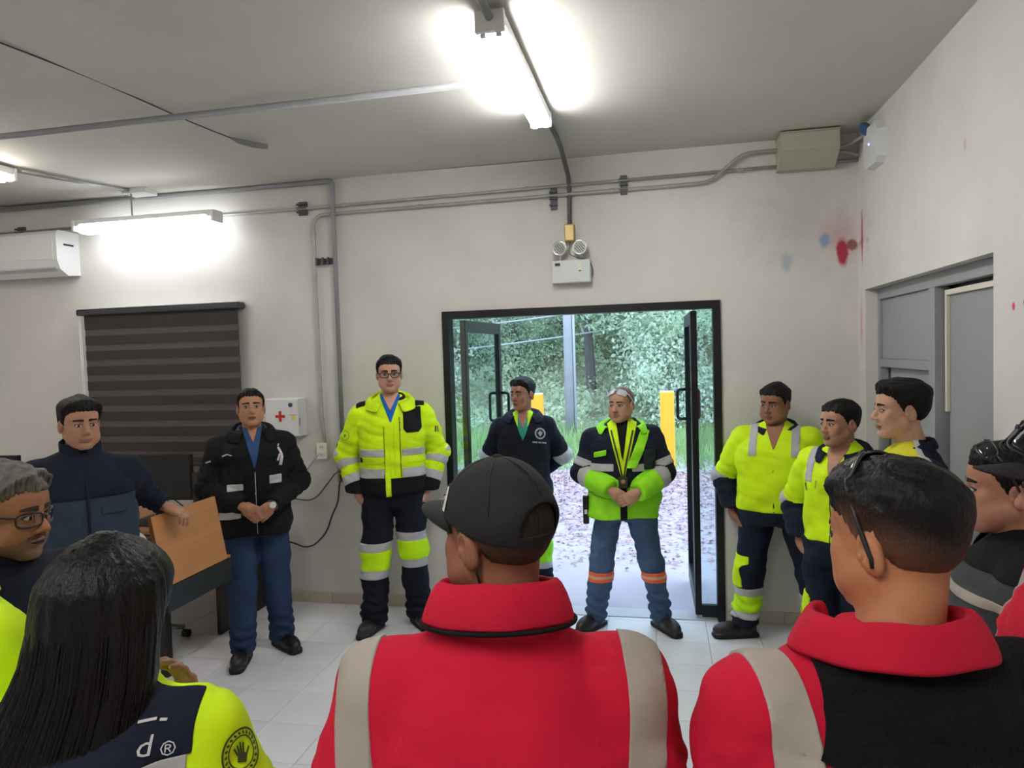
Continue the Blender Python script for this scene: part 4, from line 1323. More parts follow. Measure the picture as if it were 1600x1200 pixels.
    # -- clothes
    def jacket_field(s, ease, hem, boxy, sl, wav_amp, seed, cuff, top=None):
        k = s.s
        zs, rx, ry, cy = s.torso_profile(ease, boxy)
        def fn(P):
            d = loft(P, zs, rx, ry, cy, 2.4)
            for q in (-1, 1):
                d = smin(d, cone(P, (q * .04, .018, 1.450 * k), s.sh[q], .026 + ease * .75, .044 + ease * .75), .04)
                wr = s.el[q] + (s.wr[q] - s.el[q]) * cuff
                a = smin(cone(P, s.sh[q], s.el[q], sl[0], sl[1]), cone(P, s.el[q], wr, sl[1], sl[2]), .025)
                ax = unit(s.wr[q] - s.el[q])
                a = smax(a, ((P - wr) @ ax) * 1.0, .006)
                kk = .007 + .045 * np.exp(-(((P - s.sh[q]) ** 2).sum(1)) / .012)
                d = smin(d, a, kk)
            w = wav(P, wav_amp, seed) + wav(P, wav_amp * .3, seed + 9, (38, 38, 55), 3) + crease(P, wav_amp * 1.1, seed)
            # creases where the sleeve bends
            for q in (-1, 1):
                e2 = ((P - s.el[q]) ** 2).sum(1)
                t, dd = s.arm(P, q)
                w = w + wav_amp * 1.1 * np.exp(-e2 / .014) * np.sin(t * 30 + 9 * dd)
            d = d + w
            d = smax(d, hem - P[:, 2] + .008 * np.sin(P[:, 0] * 14 + seed), .008)
            return d
        return fn
    def jacket(s, m, name='jacket', ease=.03, hem=.80, boxy=.8, sl=(.082, .07, .054), amp=.005, seed=1, cuff=.97, res=.0095, top=None):
        fn = s.jacket_field(ease, hem * s.s, boxy, sl, amp, seed, cuff, top)
        lo = [-.34, -.30, hem * s.s - .03]; hi = [.34, .30, 1.56 * s.s]
        for q in (-1, 1):
            for p in (s.sh[q], s.el[q], s.wr[q]):
                for i in range(3):
                    lo[i] = min(lo[i], p[i] - .11); hi[i] = max(hi[i], p[i] + .11)
        g = Surf(fn, list(zip(lo, hi)), res)
        g.o = g.obj(name, m, s.root); g.fig = s; g.sl = sl
        g.X, g.Y, g.Z = g.V.T
        g.ta, g.da = s.arm(g.V.astype(f32), -1); g.tb, g.db = s.arm(g.V.astype(f32), 1)
        r = sl[0] + .004
        g.tor = np.maximum(np.interp(g.ta, [0, .35, 1, 2], [.02, r, sl[1] + .006, sl[2] + .012]) - g.da, np.interp(g.tb, [0, .35, 1, 2], [.02, r, sl[1] + .006, sl[2] + .012]) - g.db)
        return g
    def trousers(s, m, name='trousers', waist=.99, r=(.098, .078, .066), hem=.055, amp=.006, seed=2, res=.011, ease=.016):
        k = s.s
        zs, rx, ry, cy = s.torso_profile(ease)
        def fn(P):
            d = smax(loft(P, zs, rx, ry, cy, 2.2), (.80 * k - P[:, 2]), .05)
            for q in (-1, 1):
                h, kn, an = s.leg[q]
                l = smin(cone(P, h, kn, r[0], r[1]), cone(P, kn, an - v3(0, 0, .03), r[1], r[2]), .02)
                d = smin(d, l, .025)
            z = P[:, 2]
            d = d + wav(P, amp, seed, (10, 10, 16)) + wav(P, amp * .3, seed + 5, (30, 30, 40), 3) + crease(P, amp * .8, seed)
            d = d + amp * 1.1 * np.exp(-((z - .16) / .11) ** 2) * np.sin(z * 95 + P[:, 0] * 22 + 3 * np.sin(P[:, 1] * 30))
            d = smax(d, hem - z, .006)
            return smax(d, z - waist * k, .006)
        xs = [p[0] for q in (-1, 1) for p in s.leg[q]]; ys = [p[1] for q in (-1, 1) for p in s.leg[q]]
        lo = [min(min(xs) - .13, -.3), min(min(ys) - .13, -.27), hem - .03]; hi = [max(max(xs) + .13, .3), max(max(ys) + .13, .27), waist * k + .03]
        g = Surf(fn, list(zip(lo, hi)), res)
        g.o = g.obj(name, m, s.root); g.fig = s
        g.X, g.Y, g.Z = g.V.T
        return g
    def shoes(s, m, msole, scale=1.):
        for q in (-1, 1):
            an = s.leg[q][2]; a = math.radians(s.foot_ang[q])
            def fn(P, an=an, a=a):
                u = P - np.array([an[0], an[1], 0], f32)
                c, sn = math.cos(a), math.sin(a)
                w = np.stack([c * u[:, 0] + sn * u[:, 1], -sn * u[:, 0] + c * u[:, 1], u[:, 2]], 1) / scale
                d = ell(w, (0, -.108, .048), (.050, .108, .054))
                d = smin(d, ell(w, (0, .01, .05), (.042, .065, .055)), .03)
                d = smin(d, cone(w, (0, .004, .06), (0, .008, .16), .047, .050), .03)
                so = rbox(w, (0, -.068, .016), (.050 , .148, .016), .014)
                so = np.maximum(so, np.sqrt((w[:, 0] / .052) ** 2 + ((w[:, 1] + .06) / .165) ** 4) * .052 - .052)
                d = smin(d, so, .004) + wav(w, .0012, 4, (50, 50, 60), 4)
                return np.maximum(d, -w[:, 2]) * scale
            lo = [an[0] - .27, an[1] - .27, -.01]; hi = [an[0] + .27, an[1] + .27, .2]
            g = Surf(fn, list(zip(lo, hi)), .009)
            g.V[:, 2] = np.maximum(g.V[:, 2], .0005)
            o = g.obj('boot', m, s.root)
            g.patch(g.V[:, 2] - .027, 'sole', msole, o, .0015, False)
    def collar(s, parent, m, z0, r, prof, phi0=25, drop=.06, cy=.018, ell_=(1., .95), name='collar', thick=.007, n=44, open_flare=0., rough=0., seed=0):
        """ring round the neck; prof = [(dr, dz)] from the seam up and over"""
        ph = np.linspace(math.radians(phi0), 2 * PI - math.radians(phi0), n)
        rows = []
        for i, (dr, dz) in enumerate(prof):
            c = (1 + np.cos(ph)) / 2
            fl = open_flare * c ** 2 * i / max(1, len(prof) - 1)
            rr = r + dr + fl + rough * np.sin(ph * 5 + seed + i)
            rows.append(np.stack([np.sin(ph) * rr * ell_[0], -np.cos(ph) * rr * ell_[1] + cy, (z0 + .042) * s.s + dz - drop * .75 * c + rough * .5 * np.sin(ph * 7 + seed)], 1))
        o = sheet(name, np.array(rows), thick, m, parent)
        md = o.modifiers.new('soft', 'SUBSURF'); md.levels = 1; md.render_levels = 1
        return o
    # -- worn things
    def glasses(s, mframe, mlens, tilt=0., grow=1., name='glasses', w=.027, h=.017, rim=.0022, half=False, fwd=0.):
        e = bpy.data.objects.new(name, None); COL.objects.link(e); e.parent = s.root
        ca, sa = math.cos(math.radians(tilt)), math.sin(math.radians(tilt))
        def T(p):
            p = np.asarray(p, float).copy()
            y, z = (p[..., 1] - .012) * grow, (p[..., 2]) * grow
            p[..., 1] = .012 + y * ca + z * sa
            p[..., 2] = z * ca - y * sa
            p[..., 0] = p[..., 0] * (1.10 if tilt else 1.)
            return s.fromq(p)
        def curve_y(x): return -.103 - fwd + 7.5 * x * x
        for sd in (-1, 1):
            loop = []
            for k in range(25):
                a = 2 * PI * k / 24
                c, sn = math.cos(a), math.sin(a)
                x = sd * .034 + w * math.copysign(abs(c) ** .6, c); z = -.003 + h * math.copysign(abs(sn) ** .6, sn)
                loop.append((x, curve_y(x), z))
            L = T(np.array(loop))
            MB().tube(L.tolist(), rim, 6, caps=False).build('rim', mframe, e, smooth=True)
            rows = []
            for t in (1., .6, .2, .01):
                rows.append([(sd * .034 + (p[0] - sd * .034) * t, curve_y(sd * .034 + (p[0] - sd * .034) * t), -.003 + (p[2] + .003) * t) for p in loop[:-1]])
            sheet('lens', T(np.array(rows)), .0016, mlens, e, closed=True)
            MB().tube(T(np.array([(sd * .060, curve_y(.060), .006), (sd * .070, -.066, .007), (sd * .0795, -.02, .006), (sd * .0815, .012, .004)] + ([(sd * .081, .024, .003), (sd * .080, .034, -.002)] if tilt else [(sd * .079, .032, -.016), (sd * .078, .04, -.03)]))).tolist(), [rim * 1.1, rim * 1.3, rim * 1.2, rim * 1.2, rim * 1.2, rim], 6).build('temple', mframe, e, smooth=True)
        MB().tube(T(np.array([(-.009, curve_y(.009), .003), (0, -.107 - fwd, .006), (.009, curve_y(.009), .003)])).tolist(), rim, 6).build('bridge', mframe, e, smooth=True)
        return e
    def cap(s, m, mb=None, arch=True, res=.0032):
        def edge(y): return .022 - .26 * y
        def fn(q):
            d = ell(q, (0, .010, .040), (.087, .108, .095)) + wav(q, .0012, 8, (40, 40, 40), 4)
            d = np.maximum(d, -(d + .006))
            d = np.maximum(d, edge(q[:, 1]) - q[:, 2])
            if arch:
                a = ell(q, (0, .125, .022), (.046, .06, .046))
                a = np.maximum(a, .016 - q[:, 2])
                d = np.maximum(d, -a)
            return d
        g = Surf(fn, [(-.11, .11), (-.13, .15), (-.04, .15)], res)
        q0 = g.V.copy()
        g.V = s.fromq(g.V); g.N = g.N @ s.R.T
        o = g.obj('cap', m, s.root)
        rows = []
        for v in np.linspace(0, 1, 8):
            r = []
            for u in np.linspace(-1, 1, 21):
                th = u * math.radians(62)
                bx, by = .085 * math.sin(th), .010 - .106 * math.cos(th)
                ext = .088 * (1 - abs(u) ** 3.0)
                y = by - v * ext - .0
                z = edge(by) - .001 - .006 * v * (1 - u * u) - .020 * u * u * (.3 + .7 * v)
                r.append((bx * (1 - .08 * v), y, z))
            rows.append(r)
        sheet('brim', s.fromq(np.array(rows)), .004, mb or m, o)
        bt = MB().lathe([(.009, 0), (.008, .004), (.003, .006)], (0, .01, .134), 'z', 12)
        bt.v = [tuple(p) for p in s.fromq(np.array(bt.v))]
        bt.build('button', m, o, smooth=True)
        for k in range(3):
            a = k * PI / 3 + PI / 2
            pts = []
            for t in np.linspace(-1, 1, 23):
                ph = t * 1.45
                p = (.0875 * math.sin(ph) * math.cos(a), .010 + .1085 * math.sin(ph) * math.sin(a), .040 + .0955 * math.cos(ph))
                if p[2] > edge(p[1]) + .004 and not (arch and p[1] > .06 and abs(p[0]) < .046 and p[2] < .07): pts.append(p)
            MB().tube(s.fromq(np.array(pts)).tolist(), .0013, 5).build('seam', m, o, smooth=True)
        return o, g

# -- colour regions on garments
def reg(*fs):
    f = fs[0]
    for g in fs[1:]: f = np.maximum(f, g)
    return f
def zband(g, z0, z1): return np.maximum(z0 - g.Z, g.Z - z1)
def xband(g, x0, x1): return np.maximum(x0 - g.X, g.X - x1)
def armband(g, q, t0, t1):
    t, d = (g.ta, g.da) if q < 0 else (g.tb, g.db)
    other = g.db if q < 0 else g.da
    f = np.maximum(np.maximum(t0 - t, t - t1) * .27, d - np.interp(t, [0, 1, 2], [g.sl[0] + .03, g.sl[1] + .022, g.sl[2] + .022]))
    return np.maximum(f, d - other)
def armall(g, q, t0, t1):
    """the sleeve surface, bounded against the torso"""
    t, d = (g.ta, g.da) if q < 0 else (g.tb, g.db)
    return np.maximum(np.maximum(t0 - t, t - t1) * .27, d - np.interp(t, [0, .3, 1, 2], [g.sl[0] + .012, g.sl[0] + .010, g.sl[1] + .014, g.sl[2] + .014]))
def front(g, y=0.): return g.Y - y
def legband(g, q, z0, z1): return np.maximum(zband(g, z0, z1), -q * g.X)

def ring2(r0, r1, n=28, a0=0, a1=2 * PI):
    V = []; F = []
    for k in range(n + 1):
        a = a0 + (a1 - a0) * k / n
        V += [(r0 * math.cos(a), r0 * math.sin(a)), (r1 * math.cos(a), r1 * math.sin(a))]
    for k in range(n): F.append([2 * k, 2 * k + 1, 2 * k + 3, 2 * k + 2])
    return V, F
def quad2(x0, y0, x1, y1, w):
    d = np.array([x1 - x0, y1 - y0]); d = d / (np.linalg.norm(d) + 1e-9); n = np.array([-d[1], d[0]]) * w / 2
    a, b = np.array([x0, y0]), np.array([x1, y1])
    V = []; F = []
    for k in range(5):
        p = a + (b - a) * k / 4
        V += [tuple(p - n), tuple(p + n)]
    for k in range(4): F.append([2 * k, 2 * k + 2, 2 * k + 3, 2 * k + 1])
    return V, F
def text2(txt, size):
    c = bpy.data.curves.new('t', 'FONT'); c.body = txt; c.size = size; c.resolution_u = 2; c.align_x = 'CENTER'; c.align_y = 'CENTER'
    o = bpy.data.objects.new('t', c)
    COL.objects.link(o)
    me = o.to_mesh()
    V = [(v.co.x, v.co.y) for v in me.vertices]; F = [list(p.vertices) for p in me.polygons]
    o.to_mesh_clear(); bpy.data.objects.remove(o)
    return V, F
def emblem(g, name, shapes, c, nrm, up, m, parent, off=.003):
    """flat marks laid on a garment: ray cast every vertex on to the surface"""
    nrm = Vector(nrm).normalized(); up = Vector(up); up = (up - nrm * up.dot(nrm)).normalized(); rt = up.cross(nrm)
    c = Vector(c); V = []; F = []
    for sv, sf in shapes:
        n = len(V); ok = True; VV = []
        if any(g.bvh().ray_cast(c + rt * x + up * y + nrm * .15, -nrm, .25)[0] is None for x, y in sv): continue
        for x, y in sv:
            p = c + rt * x + up * y + nrm * .15
            h = g.bvh().ray_cast(p, -nrm, .4)
            VV.append(h[0] + nrm * off if h[0] is not None else c + rt * x + up * y)
        V += VV; F += [[i + n for i in f] for f in sf]
    me = np_mesh(name, [tuple(v) for v in V], F)
    return link(name, me, parent, m)
# ================================================================== the people
NAVY = cloth('navy_cloth', (20, 26, 44)); NAVYT = cloth('navy_trouser', (17, 21, 34)); SLATE = cloth('slate_cloth', (42, 55, 70)); DNAVY = cloth('dark_navy_cloth', (18, 24, 42))
BLACK = cloth('black_cloth', (14, 15, 18)); LIME = cloth('hi_vis_lime', (186, 236, 14), rough=.7); YEL = cloth('hi_vis_yellow', (204, 240, 14), rough=.7)
LIME2 = cloth('hi_vis_green', (146, 226, 34), rough=.7); MUST = cloth('dull_yellow', (196, 194, 40), rough=.7)
GREY = cloth('reflective_tape', (176, 176, 178), rough=.45, bump=.1); TAPEW = cloth('reflective_tape_worn', (164, 156, 146), rough=.5, bump=.12)
RED = cloth('red_jacket_cloth', (194, 18, 50), var=.06); RED2 = cloth('red_collar_cloth', (188, 20, 50), var=.06)
JEAN = cloth('blue_denim', (36, 55, 86), var=.22, bump=.3); JEANL = cloth('faded_denim', (68, 92, 124), var=.28, bump=.3); DENIMS = cloth('denim_shirt', (46, 74, 116)); BLUET = cloth('bright_blue_shirt', (20, 92, 176))
ORANGE = cloth('orange_tape', (248, 112, 72), rough=.5); GREYJ = cloth('grey_jacket_cloth', (66, 70, 72)); FLEECE = cloth('black_fleece', (9, 9, 10), bump=.6, bscale=160, rough=.95); TEAL = cloth('teal_shirt', (40, 140, 120))
BOOT = mat('black_boot_leather', (22, 20, 20), .4, var=.15, vscale=30, bump=.15); BBOOT = mat('brown_boot_leather', (36, 30, 28), .45, var=.15, vscale=30, bump=.15); SOLE = mat('boot_sole', (24, 23, 23), .8)
def hairmat(name, rgb, rough=.58, fade=None):
    m = mat('hair_' + name, rgb, rough, var=.35, vscale=55, bump=.5, bscale=130, stretch=(1, 1, .35), spec=.22)
    if fade:
        nt = m.node_tree; b = nt.nodes['Principled BSDF']
        src = b.inputs['Base Color'].links[0].from_socket
        at_ = nt.nodes.new('ShaderNodeAttribute'); at_.attribute_name = 'fade'
        nz = nt.nodes.new('ShaderNodeTexNoise'); nz.inputs['Scale'].default_value = 420
        tc = nt.nodes.new('ShaderNodeTexCoord'); nt.links.new(tc.outputs['Object'], nz.inputs['Vector'])
        ma = nt.nodes.new('ShaderNodeMath'); ma.operation = 'MULTIPLY_ADD'; ma.inputs[1].default_value = .5
        nt.links.new(nz.outputs['Fac'], ma.inputs[0]); nt.links.new(at_.outputs['Fac'], ma.inputs[2])
        mr = nt.nodes.new('ShaderNodeMapRange'); mr.inputs['From Min'].default_value = .45; mr.inputs['From Max'].default_value = 1.15
        nt.links.new(ma.outputs[0], mr.inputs['Value'])
        mx = nt.nodes.new('ShaderNodeMix'); mx.data_type = 'RGBA'
        nt.links.new(mr.outputs[0], mx.inputs['Factor']); mx.inputs['A'].default_value = lin(fade) + (1,)
        nt.links.new(src, mx.inputs['B']); nt.links.new(mx.outputs['Result'], b.inputs['Base Color'])
    return m
HB = hairmat('black', (17, 14, 13)); HGREY = hairmat('grey', (98, 93, 90)); HBROW = hairmat('brow', (36, 27, 24), .7)
SK = {k: skin_mat(k, v) for k, v in dict(a=(167, 122, 97), b=(173, 124, 97), c=(185, 142, 119), d=(155, 108, 83), e=(184, 140, 117), f=(146, 101, 77), g=(169, 124, 99), h=(185, 144, 122), i=(151, 101, 74), l=(136, 88, 66), m=(174, 117, 82), n=(171, 124, 101), k=(176, 135, 112)).items()}
LIPS = mat('lip_skin', (152, 98, 86), .5); LIPD = mat('lip_skin_dark', (124, 76, 66), .5)
FRAME = mat('spectacle_frame', (24, 24, 28), .35); DLENS = mat('sunglass_lens', (14, 14, 16), .08, spec=.8)
CLENS = bpy.data.materials.new('clear_lens'); CLENS.use_nodes = True
_nt = CLENS.node_tree
_nt.nodes.remove(_nt.nodes['Principled BSDF'])
_t = _nt.nodes.new('ShaderNodeBsdfTransparent'); _t.inputs[0].default_value = (.96, .97, .98, 1)
_g = _nt.nodes.new('ShaderNodeBsdfGlossy'); _g.inputs['Roughness'].default_value = .05
_m = _nt.nodes.new('ShaderNodeMixShader'); _m.inputs[0].default_value = .05
_nt.links.new(_t.outputs[0], _m.inputs[1]); _nt.links.new(_g.outputs[0], _m.inputs[2]); _nt.links.new(_m.outputs[0], _nt.nodes['Material Output'].inputs[0])

def clasp(k, z=.985, y=-.20):
    """hands folded in front"""
    return {-1: ((-.272, -.01, 1.13 * k), (-.075, y + .015, z + .035), (.86, -.10, -.48), (-.10, -.95, .15), (.35, .4, .45, .5), .35, 1),
            1: ((.272, -.01, 1.13 * k), (.085, y - .03, z + .03), (-.84, .02, -.52), (.12, -.98, .1), (.45, .5, .55, .6), .3, -1)}
def pockets(k, out=.0, z=.88):
    return {q: ((q * (.305 + out), .07, 1.12 * k), (q * (.215 + out), -.03, z * k), (-q * .55, -.05, -.85), (q * .9, -.3, 0), .3, .3) for q in (-1, 1)}
def vee(g, zt, zv, w, yy=-.02):
    t = np.clip((g.Z - zv) / (zt - zv), 0, 1.2)
    return reg(np.abs(g.X) - w * t, zv - g.Z, g.Y - yy)

# ---------------------------------------------------------------- A: slate and navy jacket, hand on the desk panel
k = 1.745 / 1.75
A = Fig('man in a slate and navy jacket resting his hand on the beech panel', (-2.73, 2.86), 50, 1.745, SK['a'], bw=1.05, fat=.35, head=(10, -2, 0),
        arms={1: ((.30, .215, 1.225), (.390, .165, 1.142), (.70, -.45, -.42), (.20, -.34, .92), (.5, .55, .6, .65), .5, -1)}, res=.004)
A.brows(HBROW); A.lips(LIPS); A.hair(HB, top=.024, side=.012, seed=3, quiff=.006)
g = A.jacket(SLATE, ease=.042, hem=.78, sl=(.088, .074, .056), seed=11, amp=.006)
yoke = reg(1.275 - g.Z, -(-g.Z))
g.patch(reg(1.29 * k - g.Z, g.tor), 'yoke', DNAVY, g.o)
for q in (-1, 1): g.patch(armall(g, q, -.5, 2.2), 'sleeve', DNAVY, g.o, .0025)
g.patch(reg(np.abs(g.X + .0) - .006, g.Y, g.tor, g.Z - 1.44), 'placket', DNAVY, g.o, .004)
g.patch(reg(xband(g, .055, .16), zband(g, 1.205, 1.245 ), g.Y), 'pocket_flap', SLATE, g.o, .006)
A.collar(g.o, DNAVY, 1.452, .082, [(0, -.02), (.004, .04), (.002, .075)], phi0=8, drop=.045, name='collar', rough=.003)
A.trousers(NAVYT, res=.013); A.shoes(BOOT, SOLE)

# ---------------------------------------------------------------- B: black jacket, jeans
k = 1.72 / 1.75
B = Fig('man in a black jacket and blue jeans with folded hands in front of the blind', (-2.575, 4.06), 34, 1.72, SK['b'], bw=1.06, fat=.3, head=(0, 8, 0), arms=clasp(k, .975, -.215),
        feet={-1: ((-.095, 0, .93), (-.10, -.05, .50), (-.115, -.06, .10), -14), 1: ((.095, 0, .93), (.11, -.0, .50), (.13, .07, .10), 24)})
B.brows(HBROW); B.lips(LIPD, .001); B.hair(HB, top=.017, side=.008, seed=4)
g = B.jacket(BLACK, ease=.04, hem=.815, sl=(.086, .074, .056), seed=21, amp=.006, top=1.475 * k)
g.patch(vee(g, 1.46, 1.22, .055), 'shirt_front', DENIMS, g.o, .003)
g.patch(reg(np.abs(g.X) - .004, g.Y, 1.12 - g.Z - .3, g.Z - 1.22), 'zip', GREY, g.o, .003)
g.patch(vee(g, 1.50, 1.385, .038), 'bare_neck', SK['b'], g.o, .006)
B.collar(g.o, DENIMS, 1.45, .072, [(0, -.015), (.004, .035), (.014, .04), (.03, .005)], phi0=14, drop=.055, name='shirt_collar', thick=.004)
B.collar(g.o, BLACK, 1.435, .098, [(0, -.02), (.012, .06), (.034, .062), (.072, -.01)], phi0=30, drop=.085, name='collar', rough=.003)
g.patch(reg(xband(g, -.165, -.07), zband(g, 1.105, 1.145), g.Y, g.tor - .03), 'reflective_patch', GREY, g.o)
g.patch(reg(xband(g, .085, .16), zband(g, 1.13, 1.185), g.Y), 'reflective_patch', GREY, g.o)
g.patch(reg(xband(g, -.215, -.09), np.abs(g.Z - .945 - .12 * (g.X + .15)) - .022, g.Y, g.tor), 'reflective_patch', GREY, g.o)
MARK = mat('silver_print', (196, 186, 190), .4)
emblem(g, 'silver_mark', [quad2(0, -.06, .012, .0, .022), quad2(.012, .0, -.004, .055, .016), quad2(-.02, -.03, -.004, .012, .012), quad2(-.004, .06, .006, .075, .008)], (.125, 0, 1.31 * k), (.25, -1, .1), (0, 0, 1), MARK, g.o)
emblem(g, 'print', [quad2(-.03, 0, .0, .012, .008), quad2(0, .012, .03, .002, .006)], (-.13, 0, 1.33 * k), (-.2, -1, .1), (0, 0, 1), MARK, g.o)
emblem(g, 'print', [quad2(-.014, .008, .014, -.008, .008)], (-.055, 0, 1.25 * k), (-.1, -1, .1), (0, 0, 1), MARK, g.o)
emblem(g, 'print', [quad2(-.014, -.006, .014, .006, .007)], (.07, 0, 1.285 * k), (.1, -1, .1), (0, 0, 1), MARK, g.o)
emblem(g, 'print', [quad2(-.02, -.004, .02, .006, .009)], (-.235, 0, 1.30 * k), (-.5, -1, .1), (0, 0, 1), MARK, g.o)
B.trousers(JEAN, 'jeans', r=(.104, .084, .077), hem=.06, seed=22); B.shoes(BOOT, SOLE)
w = MB(); c = B.el[1] + (B.wr[1] - B.el[1]) * .96
ax = Vector(unit(B.wr[1] - B.el[1]))
wt = MB().tube([Vector(c) - ax * .012, Vector(c) + ax * .012], .040, 16).build('watch', mat('watch_strap', (70, 72, 74), .3, metal=.6), B.root, smooth=True)
MB().lathe([(.02, 0), (.02, -.008), (.015, -.01)], Vector(c) + Vector((.0, -.038, .008)), 'y', 16).build('watch_face', M_WHITE, wt)

# ---------------------------------------------------------------- C: tall man in the hi-vis jacket
H_ = 1.905; k = H_ / 1.75
C = Fig('tall man in a yellow and black hi-vis jacket wearing spectacles beside the doorway', (-1.84, 4.60), 20, H_, SK['c'], bw=1.05, fat=.3, head=(3, 0, 0), hs=1.03, arms=pockets(k, .015, .865),
        feet={-1: ((-.10, 0, .93), (-.135, -.02, .50), (-.165, .0, .10), -25), 1: ((.10, 0, .93), (.125, -.0, .50), (.14, .05, .10), 20)})
C.brows(HBROW); C.lips(LIPS); C.hair(HB, top=.020, side=.009, seed=5)
C.glasses(FRAME, CLENS, rim=.0028)
g = C.jacket(YEL, cuff=1.22, ease=.045, hem=.895, sl=(.092, .078, .062), seed=31, amp=.0055, top=1.49 * k)
zt = 1.10
tor = g.tor
g.patch(reg(g.Z - 1.085, tor), 'hem_panel', BLACK, g.o, .003)
g.patch(vee(g, 1.60, 1.455, .055), 'shirt_front', BLUET, g.o, .003)
g.patch(vee(g, 1.66, 1.535, .06), 'bare_neck', SK['c'], g.o, .006)
fl = reg(xband(g, -.015, .085), g.Y, tor, 1.09 - g.Z)
for x0, x1, n_ in ((-.24, -.03, 'l'), (.07, .27, 'r')):
    g.patch(reg(xband(g, x0, x1), zband(g, 1.232, 1.282), g.Y, tor), 'reflective_band', GREY, g.o)
    g.patch(reg(xband(g, x0, x1), zband(g, 1.086, 1.150), g.Y, tor), 'reflective_band', GREY, g.o)
for za, zb in ((1.232, 1.282), (1.086, 1.15)):
    g.patch(reg(zband(g, za, zb), -g.Y, tor), 'reflective_band', GREY, g.o)
for q in (-1, 1):
    L = lambda z: np.interp(z, [C.wr[q][2], C.el[q][2], C.sh[q][2]], [2, 1, 0])
    g.patch(armband(g, q, L(1.195), L(1.145)), 'reflective_band', GREY, g.o)
    g.patch(armband(g, q, L(1.09), L(1.035)), 'reflective_band', GREY, g.o)
    g.patch(armband(g, q, L(1.035), 2.3), 'cuff', BLACK, g.o, .003)
    t, d = (g.ta, g.da) if q < 0 else (g.tb, g.db)
    g.patch(reg(np.abs(g.X * q - .2) - .03, 1.55 - g.Z, np.abs(g.Y - .01) - .055), 'shoulder_tab', BLACK, g.o, .006)
pk = reg(xband(g, .085, .205), zband(g, 1.39, 1.555), g.Y, 1.39 + .0 - g.Z, (g.X - .205) + (1.415 - g.Z) * .8, -(g.X - .085) + (1.415 - g.Z) * .8)
g.patch(pk, 'chest_pocket', BLACK, g.o, .006)
g.patch(reg(xband(g, -.045, -.01), zband(g, .93, 1.44), g.Y + .03), 'placket', YEL, g.o, .010)
g.patch(reg(np.abs(g.X + .048) - .004, zband(g, 1.09, 1.44), g.Y), 'zip', BLACK, g.o, .003)
g.patch(reg(np.abs(g.X - .062) - .004, zband(g, 1.09, 1.50), g.Y), 'zip', BLACK, g.o, .003)
g.patch(reg(np.abs(g.X - .022) - .003, zband(g, 1.09, 1.455), g.Y), 'inner_zip', LIME, g.o, .004)
for x0, x1 in ((-.21, -.065), (.09, .24)):
    g.patch(reg(xband(g, x0, x1), zband(g, 1.183, 1.19), g.Y, tor), 'pocket_seam', LIME, g.o, .004)
emblem(g, 'badge', [quad2(-.014, 0, .014, 0, .034)], (-.19, 0, 1.205), (-.3, -1, 0), (0, 0, 1), BLACK, g.o)
emblem(g, 'sleeve_emblem', [ring2(.03, .034), ring2(.0, .012, 12)], (-.275, .0, 1.375), (-.8, -.6, 0), (0, 0, 1), mat('faded_print', (120, 150, 60), .7), g.o)
emblem(g, 'flag_patch', [quad2(-.016, 0, -.004, 0, .04)], (.28, .0, 1.395), (.75, -.66, 0), (0, 0, 1), mat('flag_green', (60, 84, 80), .6), g.o)
emblem(g, 'flag_patch', [quad2(.006, 0, .016, 0, .04)], (.28, .0, 1.395), (.75, -.66, 0), (0, 0, 1), mat('flag_red', (190, 70, 60), .6), g.o)
C.collar(g.o, BLACK, 1.455, .083, [(0, -.02), (.004, .03), (.012, .034), (.022, .01)], phi0=10, drop=.06, name='shirt_collar', thick=.004)
C.collar(g.o, YEL, 1.44, .100, [(0, -.02), (.022, .055), (.046, .058), (.092, -.012)], phi0=26, drop=.11, name='collar', rough=.003)
t_ = C.trousers(NAVYT, waist=.97, r=(.118, .096, .083), hem=.05, seed=33, amp=.007)
for q in (-1, 1):
    for za, zb, mm, nm in ((.60, .66, GREY, 'reflective_band'), (.47, .60, LIME, 'lime_band'), (.41, .47, GREY, 'reflective_band')):
        dz = .03 * q
        t_.patch(legband(t_, q, za + dz, zb + dz), nm, mm, t_.o, .002)
C.shoes(BBOOT, SOLE)

# ---------------------------------------------------------------- D: navy pullover in the doorway
k = 1.71 / 1.75
D = Fig('man in a dark navy quarter-zip pullover standing in the open doorway', (-1.02, 5.2), 8, 1.71, SK['d'], bw=.98, head=(-36, 0, 0),
        arms={q: ((q * .285, .09, 1.14 * k), (q * .07, .215, .95 * k), (-q * .8, .1, -.5), (q * .1, 1, 0), .4, .4) for q in (-1, 1)})
D.brows(HBROW, .005); D.lips(LIPD); D.hair(HB, top=.022, side=.005, seed=6, quiff=.006)
g = D.jacket(cloth('pullover_navy', (17, 20, 31)), 'pullover', ease=.03, hem=.84, sl=(.080, .068, .05), seed=41, amp=.005, top=1.46 * k, boxy=.5)
g.patch(vee(g, 1.45 * k, 1.30 * k, .062), 'shirt_front', LIME, g.o, .002)
g.patch(vee(g, 1.36 * k, 1.285 * k, .03), 'undershirt', TEAL, g.o, .004)
g.patch(vee(g, 1.45 * k, 1.365 * k, .03), 'bare_neck', SK['d'], g.o, .005)
D.collar(g.o, NAVY, 1.43, .09, [(0, -.02), (.012, .045), (.040, .05), (.075, -.01)], phi0=34, drop=.075, name='hood', rough=.004)
for q in (-1, 1): g.patch(armband(g, q, .86, 1.13), 'reflective_band', GREY, g.o)
PR = mat('pale_print', (158, 160, 162), .6)
emblem(g, 'chest_emblem', [ring2(.031, .042), ring2(0, .015, 14), quad2(-.004, -.022, .0, .022, .008), quad2(-.02, .006, .02, .01, .005)], (.105, 0, 1.325 * k), (.2, -1, .1), (0, 0, 1), PR, g.o)
